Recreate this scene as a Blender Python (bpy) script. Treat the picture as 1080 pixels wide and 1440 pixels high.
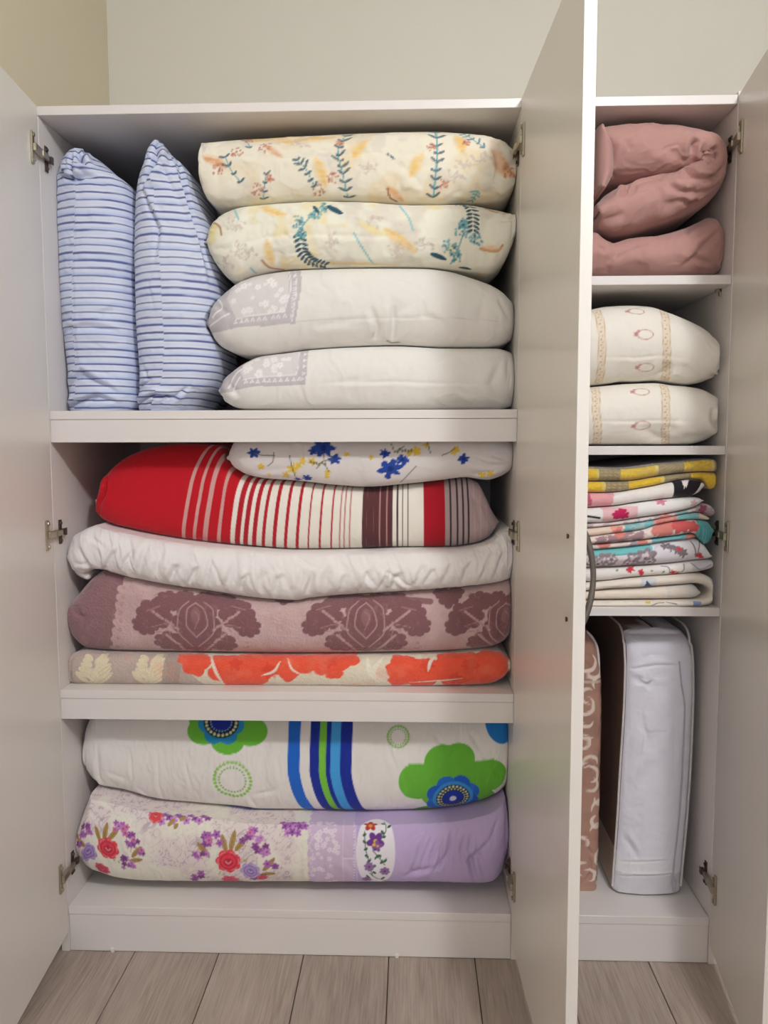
import bpy, bmesh, math, random
import numpy as np
from mathutils import Vector, Matrix

for o in list(bpy.data.objects): bpy.data.objects.remove(o, do_unlink=True)
SC = bpy.context.scene; COL = SC.collection
random.seed(7)

# ------------------------------------------------------------------ camera
CAMP = np.array([.774, -1.6536, 1.1215]); YAW, PITCH, ROLL, FPX = -.0344, -.0867, -.0021, 1122.2
fw = np.array([math.sin(YAW)*math.cos(PITCH), math.cos(YAW)*math.cos(PITCH), math.sin(PITCH)])
rt = np.array([math.cos(YAW), -math.sin(YAW), 0.0]); up = np.cross(rt, fw)
rt, up = rt*math.cos(ROLL)+up*math.sin(ROLL), -rt*math.sin(ROLL)+up*math.cos(ROLL)
cd = bpy.data.cameras.new('camera'); cam = bpy.data.objects.new('camera', cd); COL.objects.link(cam)
cd.sensor_fit = 'VERTICAL'; cd.sensor_height = 36.0; cd.lens = FPX*36.0/1440; cd.clip_start = .02
cam.matrix_world = Matrix(((rt[0], up[0], -fw[0], CAMP[0]), (rt[1], up[1], -fw[1], CAMP[1]), (rt[2], up[2], -fw[2], CAMP[2]), (0, 0, 0, 1)))
SC.camera = cam

# ------------------------------------------------------------------ world, lamp, exposure
w = bpy.data.worlds.new('world'); SC.world = w; w.use_nodes = True
w.node_tree.nodes['Background'].inputs[0].default_value = (.9, .92, 1, 1); w.node_tree.nodes['Background'].inputs[1].default_value = .05
LAMP = (1.44, -1.82, 2.34)
ld = bpy.data.lights.new('ceiling_bulb', 'POINT'); ld.energy = 68; ld.color = (1, 1.015, 1.05); ld.shadow_soft_size = .085
lo = bpy.data.objects.new('ceiling_bulb', ld); lo.location = LAMP; COL.objects.link(lo)
wl = bpy.data.lights.new('cool_fill', 'AREA'); wl.shape = 'RECTANGLE'; wl.size = 1.5; wl.size_y = 1.3; wl.energy = 18; wl.color = (.80, .84, 1)  # cool fill area light, added behind the camera to lift the shaded parts
wo = bpy.data.objects.new('cool_fill', wl); wo.location = (.6, -4.15, 1.55); wo.rotation_euler = (math.radians(90), 0, 0); COL.objects.link(wo)
SC.view_settings.view_transform = 'Standard'; SC.view_settings.look = 'None'
SC.view_settings.gamma = 1; SC.view_settings.use_curve_mapping = False; SC.view_settings.exposure = 0.0

# ------------------------------------------------------------------ measuring helpers (photo pixel -> point on a plane Y)
def ray(px, py): return fw + rt*(px-540)/FPX - up*(py-720)/FPX
def XZ(px, py, Y):
    d = ray(px, py); t = (Y-CAMP[1])/d[1]; p = CAMP+d*t; return p[0], p[2]
def project(P):
    d = P-CAMP; z = d@fw; return np.stack([540+FPX*(d@rt)/z, 720-FPX*(d@up)/z], -1)
M_PX = 1.70/FPX                                     # metres per photo pixel on the front of the shelves

def lin(c):
    c = np.asarray(c, float)/255.0
    return np.where(c <= .04045, c/12.92, ((c+.055)/1.055)**2.4)
GAIN = 1.12
def alb(c): return np.clip(lin(c)*GAIN, 0, .9)

# ------------------------------------------------------------------ materials
def mat(name, col, rough=.5, metal=0, bump=0, bscale=200, mottling=0, mscale=6, sheen=0, attr=None, spec=.5, stretch=(1, 1, 1), coat=0):
    m = bpy.data.materials.new(name); m.use_nodes = True; n = m.node_tree.nodes; l = m.node_tree.links
    b = n['Principled BSDF']; b.inputs['Roughness'].default_value = rough; b.inputs['Metallic'].default_value = metal
    b.inputs['Specular IOR Level'].default_value = spec; b.inputs['Sheen Weight'].default_value = sheen; b.inputs['Coat Weight'].default_value = coat
    tc = n.new('ShaderNodeTexCoord'); mp = n.new('ShaderNodeMapping'); mp.inputs['Scale'].default_value = stretch
    l.new(tc.outputs['Object'], mp.inputs['Vector'])
    if attr:
        a = n.new('ShaderNodeAttribute'); a.attribute_name = attr; src = a.outputs['Color']
    else:
        a = n.new('ShaderNodeRGB'); a.outputs[0].default_value = (*alb(col), 1); src = a.outputs[0]
    if mottling:
        t = n.new('ShaderNodeTexNoise'); t.inputs['Scale'].default_value = mscale; t.inputs['Detail'].default_value = 5
        l.new(mp.outputs[0], t.inputs['Vector'])
        r = n.new('ShaderNodeMapRange'); r.inputs['To Min'].default_value = 1-mottling; r.inputs['To Max'].default_value = 1+mottling*.6
        l.new(t.outputs['Fac'], r.inputs['Value'])
        v = n.new('ShaderNodeVectorMath'); v.operation = 'SCALE'; l.new(src, v.inputs[0]); l.new(r.outputs[0], v.inputs['Scale']); src = v.outputs[0]
    l.new(src, b.inputs['Base Color'])
    if bump:
        t = n.new('ShaderNodeTexNoise'); t.inputs['Scale'].default_value = bscale; t.inputs['Detail'].default_value = 4
        l.new(mp.outputs[0], t.inputs['Vector']); bp = n.new('ShaderNodeBump'); bp.inputs['Strength'].default_value = bump
        bp.inputs['Distance'].default_value = .004; l.new(t.outputs['Fac'], bp.inputs['Height']); l.new(bp.outputs[0], b.inputs['Normal'])
    return m
LAM = mat('white_laminate', (222, 216, 211), .33, bump=.02, bscale=900, mottling=.03, mscale=3)
LAMDOOR = mat('white_laminate_door', (222, 217, 209), .30, bump=.03, bscale=700, mottling=.03, mscale=3)
EDGE = mat('edge_banding', (226, 222, 216), .4, mottling=.02)
HDF = mat('back_board', (196, 188, 182), .6, mottling=.04)
WALL = mat('wall_paint', (217, 213, 199), .9, bump=.12, bscale=260, mottling=.03, mscale=2)
WALLW = mat('wall_paint_warm', (212, 203, 178), .9, bump=.12, bscale=260, mottling=.03, mscale=2)
WALLD = mat('wall_paint_taupe', (158, 152, 146), .9, bump=.12, bscale=260, mottling=.03, mscale=2)
CEIL = mat('ceiling_paint', (222, 220, 218), .95, bump=.05)
NICKEL = mat('nickel_metal', (176, 168, 148), .32, metal=.9, mottling=.08, mscale=60)
DARKMET = mat('dark_metal', (96, 84, 74), .4, metal=.8, mottling=.1, mscale=80)
HANDLE = mat('brushed_handle', (124, 118, 110), .4, metal=.6, mottling=.05, mscale=50)
FAB = mat('printed_cotton', None, .92, bump=.22, bscale=60, mottling=.05, mscale=14, sheen=.15, attr='pattern', spec=.2)
FLEECE = mat('printed_fleece', None, .98, bump=.8, bscale=190, mottling=.12, mscale=30, sheen=.5, attr='pattern', spec=.1)
SATEEN = mat('white_sateen', None, .7, bump=.2, bscale=30, mottling=.03, mscale=9, sheen=.1, attr='pattern', spec=.3)
MAUVE = mat('mauve_microfibre', None, .8, bump=.3, bscale=28, mottling=.06, mscale=10, sheen=.3, attr='pattern', spec=.3)
VINYL = mat('clear_vinyl_over_blanket', None, .16, bump=.5, bscale=22, mottling=.06, mscale=12, attr='pattern', spec=.6, coat=.4)
NONWOV = mat('nonwoven_fabric', None, .8, bump=.5, bscale=26, mottling=.04, mscale=40, attr='pattern', spec=.25)
PIPE = mat('piping_plastic', (205, 200, 198), .4)
def floor_mat():
    m = bpy.data.materials.new('oak_laminate'); m.use_nodes = True; n = m.node_tree.nodes; l = m.node_tree.links; b = n['Principled BSDF']
    tc = n.new('ShaderNodeTexCoord'); oi = n.new('ShaderNodeObjectInfo')
    mul = n.new('ShaderNodeMath'); mul.operation = 'MULTIPLY'; mul.inputs[1].default_value = 37
    l.new(oi.outputs['Random'], mul.inputs[0])
    cb = n.new('ShaderNodeCombineXYZ'); l.new(mul.outputs[0], cb.inputs[0]); l.new(mul.outputs[0], cb.inputs[1])
    add = n.new('ShaderNodeVectorMath'); l.new(tc.outputs['Object'], add.inputs[0]); l.new(cb.outputs[0], add.inputs[1])
    def nz(sc, scale, det, dist):
        mp = n.new('ShaderNodeMapping'); mp.inputs['Scale'].default_value = sc; l.new(add.outputs[0], mp.inputs['Vector'])
        t = n.new('ShaderNodeTexNoise'); t.inputs['Scale'].default_value = scale; t.inputs['Detail'].default_value = det; t.inputs['Distortion'].default_value = dist
        l.new(mp.outputs[0], t.inputs['Vector']); return t
    g = nz((14, .9, 1), 5, 8, 1.6); fgr = nz((60, 2, 1), 5, 4, .3); big = nz((2.5, .7, 1), 2.2, 3, .8)
    r = n.new('ShaderNodeValToRGB'); e = r.color_ramp.elements
    e[0].position = .28; e[0].color = (*alb((128, 112, 101)), 1); e[1].position = .75; e[1].color = (*alb((188, 174, 161)), 1)
    m1 = e.new(.5); m1.color = (*alb((164, 149, 137)), 1)
    a1 = n.new('ShaderNodeMath'); a1.operation = 'MULTIPLY_ADD'; a1.inputs[1].default_value = .35; l.new(fgr.outputs['Fac'], a1.inputs[0])
    a0 = n.new('ShaderNodeMath'); a0.operation = 'MULTIPLY'; a0.inputs[1].default_value = .38; l.new(g.outputs['Fac'], a0.inputs[0])
    a2 = n.new('ShaderNodeMath'); a2.operation = 'MULTIPLY_ADD'; a2.inputs[1].default_value = .28; l.new(big.outputs['Fac'], a2.inputs[0]); l.new(a0.outputs[0], a2.inputs[2])
    l.new(a2.outputs[0], a1.inputs[2]); l.new(a1.outputs[0], r.inputs['Fac'])
    tint = n.new('ShaderNodeMapRange'); tint.inputs['To Min'].default_value = .9; tint.inputs['To Max'].default_value = 1.06; l.new(oi.outputs['Random'], tint.inputs['Value'])
    v = n.new('ShaderNodeVectorMath'); v.operation = 'SCALE'; l.new(r.outputs[0], v.inputs[0]); l.new(tint.outputs[0], v.inputs['Scale'])
    l.new(v.outputs[0], b.inputs['Base Color']); b.inputs['Roughness'].default_value = .5
    bp = n.new('ShaderNodeBump'); bp.inputs['Strength'].default_value = .25; bp.inputs['Distance'].default_value = .001; l.new(fgr.outputs['Fac'], bp.inputs['Height']); l.new(bp.outputs[0], b.inputs['Normal'])
    return m
OAK = floor_mat(); JOINT = mat('joint_base', (70, 58, 50), .9, mottling=.1)  # dark brown base slab that shows in the plank joints

# ------------------------------------------------------------------ object helpers
ORIG = {}
def world_loc(o):
    p = Vector(o.location); q = o.parent
    while q: p += Vector(q.location); q = q.parent
    return p
def put(name, me, parent=None, loc=None):
    """me has world coordinates; move them so that the origin sits at the base of the piece"""
    n = len(me.vertices); a = np.empty(n*3, 'f'); me.vertices.foreach_get('co', a); a = a.reshape(-1, 3)
    if loc is None: loc = ((a[:, 0].min()+a[:, 0].max())/2, (a[:, 1].min()+a[:, 1].max())/2, a[:, 2].min())
    a = a-np.array(loc, 'f'); me.vertices.foreach_set('co', a.ravel()); me.update()
    o = bpy.data.objects.new(name, me); COL.objects.link(o)
    if parent: o.parent = parent; o.location = Vector(loc)-world_loc(parent)
    else: o.location = loc
    return o
def empty(name, loc, parent=None):
    o = bpy.data.objects.new(name, None); o.empty_display_size = .05; COL.objects.link(o)
    if parent: o.parent = parent; o.location = Vector(loc)-world_loc(parent)
    else: o.location = loc
    return o
def tag(o, label=None, cat=None, group=None, kind=None):
    for k, v in (('label', label), ('category', cat), ('group', group), ('kind', kind)):
        if v: o[k] = v
    return o
def bm_mesh(name, bm, m, smooth=False):
    me = bpy.data.meshes.new(name); bmesh.ops.recalc_face_normals(bm, faces=bm.faces); bm.to_mesh(me); bm.free()
    me.materials.append(m)
    if smooth: me.polygons.foreach_set('use_smooth', [True]*len(me.polygons))
    return me
def add_box(bm, x0, x1, y0, y1, z0, z1, rot=0, piv=(0, 0), bev=.0008):
    r = bmesh.ops.create_cube(bm, size=1); vs = r['verts']
    for v in vs: v.co = ((x0+x1)/2+v.co.x*(x1-x0), (y0+y1)/2+v.co.y*(y1-y0), (z0+z1)/2+v.co.z*(z1-z0))
    if bev:
        es = list({e for v in vs for e in v.link_edges}); r2 = bmesh.ops.bevel(bm, geom=es, offset=bev, segments=1, affect='EDGES')
        vs = list({v for v in vs if v.is_valid} | {v for f in r2['faces'] for v in f.verts})
    if rot:
        c, s = math.cos(rot), math.sin(rot)
        for v in vs:
            dx, dy = v.co.x-piv[0], v.co.y-piv[1]; v.co.x = piv[0]+c*dx-s*dy; v.co.y = piv[1]+s*dx+c*dy
    return vs
def box(name, x0, x1, y0, y1, z0, z1, m, parent=None, rot=0, piv=(0, 0), bev=.0008):
    bm = bmesh.new(); add_box(bm, x0, x1, y0, y1, z0, z1, rot, piv, bev); return put(name, bm_mesh(name, bm, m), parent)
def tube_mesh(name, pts, r, m, seg=10, flat=1.0, fn=(0, 1, 0)):
    pts = np.array(pts, float); n = len(pts); V = []; F = []
    r = np.broadcast_to(np.asarray(r, float), (n,))
    for i in range(n):
        t = pts[min(i+1, n-1)]-pts[max(i-1, 0)]; t /= np.linalg.norm(t)+1e-9
        a = np.cross(t, fn); a /= np.linalg.norm(a)+1e-9; b = np.cross(t, a)
        for k in range(seg):
            q = 2*math.pi*k/seg; V.append(pts[i]+r[i]*(a*math.cos(q)+b*math.sin(q)*flat))
    for i in range(n-1):
        for k in range(seg): k2 = (k+1) % seg; F.append((i*seg+k, i*seg+k2, (i+1)*seg+k2, (i+1)*seg+k))
    F.append(tuple(range(seg))); F.append(tuple((n-1)*seg+k for k in reversed(range(seg))))
    me = bpy.data.meshes.new(name); me.from_pydata([tuple(v) for v in V], [], F); me.materials.append(m)
    me.polygons.foreach_set('use_smooth', [True]*len(me.polygons)); return me

# ------------------------------------------------------------------ noise and curves
def vnoise(x, y, seed=0):
    x = np.asarray(x, float); y = np.asarray(y, float); xi = np.floor(x).astype(np.int64); yi = np.floor(y).astype(np.int64)
    fx = x-xi; fy = y-yi; fx = fx*fx*fx*(fx*(fx*6-15)+10); fy = fy*fy*fy*(fy*(fy*6-15)+10)
    def h(a, b):
        n = (a*374761393+b*668265263+seed*1442695041) & 0xffffffff; n = ((n ^ (n >> 13))*1274126177) & 0xffffffff
        return ((n ^ (n >> 16)) & 0xffff)/65535.0
    return (h(xi, yi)*(1-fx)+h(xi+1, yi)*fx)*(1-fy)+(h(xi, yi+1)*(1-fx)+h(xi+1, yi+1)*fx)*fy
def fbm(x, y, seed=0, oct=4):
    s = 0; a = .5; t = 0
    for i in range(oct): s = s+a*vnoise(x*2**i+i*17.3, y*2**i+i*9.1, seed+i); t += a; a *= .55
    return s/t
def sstep(a, b, x): t = np.clip((x-a)/(b-a), 0, 1); return t*t*(3-2*t)
def pchip(xs, ys, x):
    xs = np.asarray(xs, float); ys = np.asarray(ys, float); h = np.diff(xs); d = np.diff(ys)/h; m = np.zeros(len(xs))
    if len(xs) == 2: return np.interp(x, xs, ys)
    for i in range(1, len(xs)-1):
        if d[i-1]*d[i] > 0: w1 = 2*h[i]+h[i-1]; w2 = h[i]+2*h[i-1]; m[i] = (w1+w2)/(w1/d[i-1]+w2/d[i])
    m[0] = d[0]; m[-1] = d[-1]
    x = np.clip(x, xs[0], xs[-1]); k = np.clip(np.searchsorted(xs, x)-1, 0, len(xs)-2); t = (x-xs[k])/h[k]
    return (1+2*t)*(1-t)**2*ys[k]+t*(1-t)**2*h[k]*m[k]+t*t*(3-2*t)*ys[k+1]+t*t*(t-1)*h[k]*m[k+1]

# ------------------------------------------------------------------ soft goods: a swept, rounded body
class Soft:
    """stations along a path in the XZ plane; each ring is a rounded front, flat top and bottom, closed back"""
    def __init__(self): self.parts = []
    def sweep(self, C, N, T, h, yf, yb, b, k1=1.0, k2=1.0, nf=90, nb=9, ends=(.02, .02), ncap=5, taper=1.0, erec=(0, 0), elen=(.05, .05), taper_at=.5):
        C = np.asarray(C, float); n = len(C)
        def arr(v): return np.broadcast_to(np.asarray(v, float), (n,)).copy()
        h = np.maximum(arr(h), .0015); yf = arr(yf); yb = arr(yb); b = arr(b)
        U = np.concatenate([[0], np.cumsum(np.linalg.norm(np.diff(C, axis=0), axis=1))])
        L = U[-1]
        for s, (rec, el) in enumerate(zip(erec, elen)):
            if rec: q = np.clip(1-(U if s == 0 else L-U)/el, 0, 1); yf = yf+rec*(1-np.sqrt(1-q*q*.98))
        S = list(range(n)); Cs = [C]; hs = [h]; Us = [U]; ys = [yf]
        def cap(i, r, sgn):
            cc, hh, uu, yy = [], [], [], []
            for k in range(1, ncap+1):
                a = k/ncap*math.pi/2; cc.append(C[i]+sgn*T[i]*r*math.sin(a)); hh.append(h[i]*max(math.cos(a), .04)); uu.append(U[i]+sgn*r*math.sin(a)); yy.append(yf[i]+r*.7*(1-math.cos(a)))
            return np.array(cc), np.array(hh), np.array(uu), np.array(yy)
        c0, h0, u0, y0 = cap(0, ends[0], -1); c1, h1, u1, y1 = cap(n-1, ends[1], 1)
        Cc = np.concatenate([c0[::-1], C, c1]); hc = np.concatenate([h0[::-1], h, h1]); Uc = np.concatenate([u0[::-1], U, u1]); yfc = np.concatenate([y0[::-1], yf, y1])
        ext = lambda v: np.concatenate([np.repeat(v[:1], ncap, 0), v, np.repeat(v[-1:], ncap, 0)])
        Nc = ext(np.asarray(N, float)); bc = ext(b); ybc = ext(yb); bc = np.minimum(bc, bc*np.clip(hc/(ext(h)+1e-9), .35, 1)+0)
        m = len(Uc)
        ph = np.linspace(-math.pi/2, math.pi/2, nf); s = np.sin(ph); c = np.cos(ph)
        offn = np.sign(s)*np.abs(s)**k1; yn = 1-np.clip(c, 0, 1)**k2
        q = np.linspace(0, 1, nb+10)[1:]**2.0; qb = np.linspace(0, 1, nb-2)[1:]
        off = np.concatenate([np.tile(offn, (m, 1)), np.tile(1-(1-taper)*sstep(taper_at, 1, q), (m, 1)), np.full((m, 1), taper*.75), np.full((m, 1), -taper*.75), np.tile(-(1-(1-taper)*sstep(taper_at, 1, qb))[::-1], (m, 1))], 1)*hc[:, None]
        yfr = yfc[:, None]+bc[:, None]*yn[None]; yst = (yfc+bc)[:, None]+(ybc-yfc-bc)[:, None]*q[None]; ysb = (yfc+bc)[:, None]+(ybc-yfc-bc)[:, None]*qb[None]
        Y = np.concatenate([yfr, yst, ybc[:, None]+.006, ybc[:, None]+.006, ysb[:, ::-1]], 1)
        P = np.zeros((m, off.shape[1], 3)); P[:, :, 0] = Cc[:, None, 0]+Nc[:, None, 0]*off; P[:, :, 2] = Cc[:, None, 1]+Nc[:, None, 1]*off; P[:, :, 1] = Y
        dV = np.sqrt(np.diff(off, axis=1)**2+np.diff(Y, axis=1)**2); V = np.concatenate([np.zeros((m, 1)), np.cumsum(dV, 1)], 1)
        V = V-V[:, [nf//2]]
        nR = off.shape[1]
        # far side of the loop (bottom) is unrolled downwards from the front centre
        tot = V[:, -1:]+0; half = nf+len(q)
        V2 = V.copy(); Vend = np.sqrt((off[:, 0]-off[:, -1])**2+(Y[:, 0]-Y[:, -1])**2)
        for j in range(nR-1, half, -1): V2[:, j] = V[:, 0]-Vend-(V[:, -1]-V[:, j])
        self.parts.append(dict(P=P, U=np.repeat(Uc[:, None], nR, 1), V=V2, nf=nf, h=np.repeat(hc[:, None], nR, 1), off=off, L=L))
        return self
    def horizontal(self, top, bot, yref, yf=.03, yb=.46, b=.05, dx=.0022, x0=None, x1=None, **kw):
        t = np.array([XZ(x, y, yref) for x, y in top]); q = np.array([XZ(x, y, yref) for x, y in bot])
        xa = max(t[0, 0], q[0, 0]) if x0 is None else x0; xb = min(t[-1, 0], q[-1, 0]) if x1 is None else x1
        n = int((xb-xa)/dx); s = np.linspace(0, 1, n); s = s-.55*np.sin(2*math.pi*s)/(2*math.pi)*1.0; X = xa+(xb-xa)*s
        zt = pchip(t[:, 0], t[:, 1], X); zb = pchip(q[:, 0], q[:, 1], X)
        C = np.stack([X, (zt+zb)/2], 1); N = np.tile([0., 1.], (n, 1)); T = np.tile([1., 0.], (n, 1))
        return self.sweep(C, N, T, (zt-zb)/2-.0006, yf, yb, b, **kw)
    def vertical(self, left, right, yref, yf=.03, yb=.46, b=.05, dz=.0022, **kw):
        t = np.array([XZ(x, y, yref) for x, y in left])[::-1]; q = np.array([XZ(x, y, yref) for x, y in right])[::-1]
        za = max(t[0, 1], q[0, 1]); zb = min(t[-1, 1], q[-1, 1]); n = int((zb-za)/dz); s = np.linspace(0, 1, n); Z = za+(zb-za)*(s-.5*np.sin(2*math.pi*s)/(2*math.pi))
        xl = pchip(t[:, 1], t[:, 0], Z); xr = pchip(q[:, 1], q[:, 0], Z)
        C = np.stack([(xl+xr)/2, Z], 1); N = np.tile([1., 0.], (n, 1)); T = np.tile([0., 1.], (n, 1))
        return self.sweep(C, N, T, (xr-xl)/2-.0006, yf, yb, b, **kw)
    def ribbon(self, pts, yref, yf=.03, yb=.46, b=.03, ds=.0022, **kw):
        """pts: (px, py, half thickness in px) along the middle line"""
        a = np.array([(*XZ(x, y, yref), hh*M_PX) for x, y, hh in pts]); d = np.concatenate([[0], np.cumsum(np.linalg.norm(np.diff(a[:, :2], axis=0), axis=1))])
        n = int(d[-1]/ds); s = np.linspace(0, d[-1], n)
        def cr(v):
            o = np.interp(s, d, v); k = max(3, int(.016/ds)); ker = np.hanning(k*2+1); ker /= ker.sum()
            pad = np.concatenate([2*o[0]-o[k:0:-1], o, 2*o[-1]-o[-2:-k-2:-1]]); return np.convolve(pad, ker, 'valid')
        C = np.stack([cr(a[:, 0]), cr(a[:, 1])], 1); hh = cr(a[:, 2])
        T = np.gradient(C, axis=0); T /= np.linalg.norm(T, axis=1)[:, None]; N = np.stack([-T[:, 1], T[:, 0]], 1)
        return self.sweep(C, N, T, hh, yf, yb, b, **kw)
    def displace(self, fn, i=None):
        for k, p in enumerate(self.parts):
            if i is not None and k != i: continue
            P = p['P']; du = np.gradient(P, axis=0); dv = np.gradient(P, axis=1); N = np.cross(du, dv); N /= np.linalg.norm(N, axis=2)[:, :, None]+1e-12
            nf = p['nf']; j = nf//2; i0 = P.shape[0]//2
            if N[i0, j, 1] > 0: N = -N
            # fade out where the piece touches its neighbours (top and bottom flats) and at the closed ends
            S = np.abs(p['off'])/(p['h']+1e-9); fr = np.zeros(P.shape[1]); fr[:nf] = 1
            fade = (1-sstep(.82, 1.0, S))*fr[None, :]
            p['P'] = P+N*(fn(p['U'], p['V'], p)*fade)[:, :, None]
        return self
    def canvas(self, base, i=0): return Canvas(self.parts[i], base)
    def build(self, name, m, parent=None):
        Vs, Fs, Cs = [], [], []; off = 0
        for p in self.parts:
            P = p['P']; a, r = P.shape[:2]; idx = np.arange(a*r).reshape(a, r)+off
            q = np.stack([idx[:-1], np.roll(idx, -1, 1)[:-1], np.roll(idx, -1, 1)[1:], idx[1:]], -1).reshape(-1, 4)
            Vs.append(P.reshape(-1, 3)); Fs.append(q); off += a*r
            c = p.get('C'); Cs.append(c if c is not None else np.tile(np.array(alb((220, 220, 220))), (a*r, 1)))
            p['capidx'] = (idx[0], idx[-1][::-1])
        V = np.concatenate(Vs).astype('f'); Q = np.concatenate(Fs); caps = [c for p in self.parts for c in p['capidx']]
        me = bpy.data.meshes.new(name); me.vertices.add(len(V)); me.vertices.foreach_set('co', V.ravel())
        lv = np.concatenate([Q.ravel()]+[c for c in caps]); sizes = np.concatenate([np.full(len(Q), 4), [len(c) for c in caps]]); st = np.concatenate([[0], np.cumsum(sizes)[:-1]])
        me.loops.add(len(lv)); me.loops.foreach_set('vertex_index', lv.astype('i')); me.polygons.add(len(sizes)); me.polygons.foreach_set('loop_start', st.astype('i'))
        me.update(calc_edges=True); me.validate()
        me.polygons.foreach_set('use_smooth', [True]*len(me.polygons))
        if self.flip(V, Q): me.flip_normals()
        at = me.color_attributes.new('pattern', 'FLOAT_COLOR', 'POINT'); C = np.concatenate(Cs); C = np.concatenate([C, np.ones((len(C), 1))], 1).astype('f')
        at.data.foreach_set('color', C.ravel()); me.materials.append(m)
        return put(name, me, parent)
    clampx = None
    def edge(self, axis, way, lo, hi, step=.003):
        """how far the piece reaches along one axis, in bins of the other one (0 = x by height, 2 = z by x)"""
        n = int((hi-lo)/step)+1; e = np.full(n, 9. if way < 0 else -9.)
        for p in self.parts:
            P = p['P'].reshape(-1, 3); k = np.round((P[:, 2-axis]-lo)/step).astype(int); ok = (k >= 0) & (k < n)
            (np.minimum if way < 0 else np.maximum).at(e, k[ok], P[ok, axis])
        f = np.minimum if way < 0 else np.maximum; q = e.copy(); q[1:] = f(q[1:], e[:-1]); q[:-1] = f(q[:-1], e[1:]); return q
    def clamp(self, z0=None, z1=None, under=(), left_of=(), right_of=()):
        """lay the piece on its shelf and against its neighbours without passing through them"""
        st = .003; X0, X1 = self.clampx
        for o in under:
            e = o.edge(2, -1, 0, 1.5)
            for p in self.parts: P = p['P']; k = np.clip(np.round(P[:, :, 0]/st).astype(int), 0, len(e)-1); P[:, :, 2] = np.minimum(P[:, :, 2], e[k]-.0008)
        for o, ymin in left_of:
            e = o.edge(0, -1, 0, 1.9)
            for p in self.parts: P = p['P']; k = np.clip(np.round(P[:, :, 2]/st).astype(int), 0, len(e)-1); P[:, :, 0] = np.where(P[:, :, 1] > ymin-.012, np.minimum(P[:, :, 0], e[k]-.001+np.clip((ymin-P[:, :, 1])/.012, 0, 1)*.03), P[:, :, 0])
        for o in right_of:
            e = o.edge(0, 1, 0, 1.9)
            for p in self.parts: P = p['P']; k = np.clip(np.round(P[:, :, 2]/st).astype(int), 0, len(e)-1); P[:, :, 0] = np.maximum(P[:, :, 0], e[k]+.001)
        for p in self.parts:
            P = p['P']
            if z0 is not None: P[:, :, 2] = np.maximum(P[:, :, 2], z0+.0006)
            if z1 is not None: P[:, :, 2] = np.minimum(P[:, :, 2], z1-.001)
            P[:, :, 0] = np.clip(P[:, :, 0], X0, X1); P[:, :, 1] = np.minimum(P[:, :, 1], .55)
            P[:, :, 1] = np.where((P[:, :, 0] > X1-.0115) | (P[:, :, 0] < X0+(.0115 if X0 < .5 else 0)), np.maximum(P[:, :, 1], .0455), P[:, :, 1])
        return self
    def flip(self, V, Q):
        a, b_, c, d = (V[Q[:, k]] for k in range(4)); ctr = V.mean(0); vol = np.einsum('ij,ij->i', a-ctr, np.cross(c-a, d-b_)).sum(); return vol < 0

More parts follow.
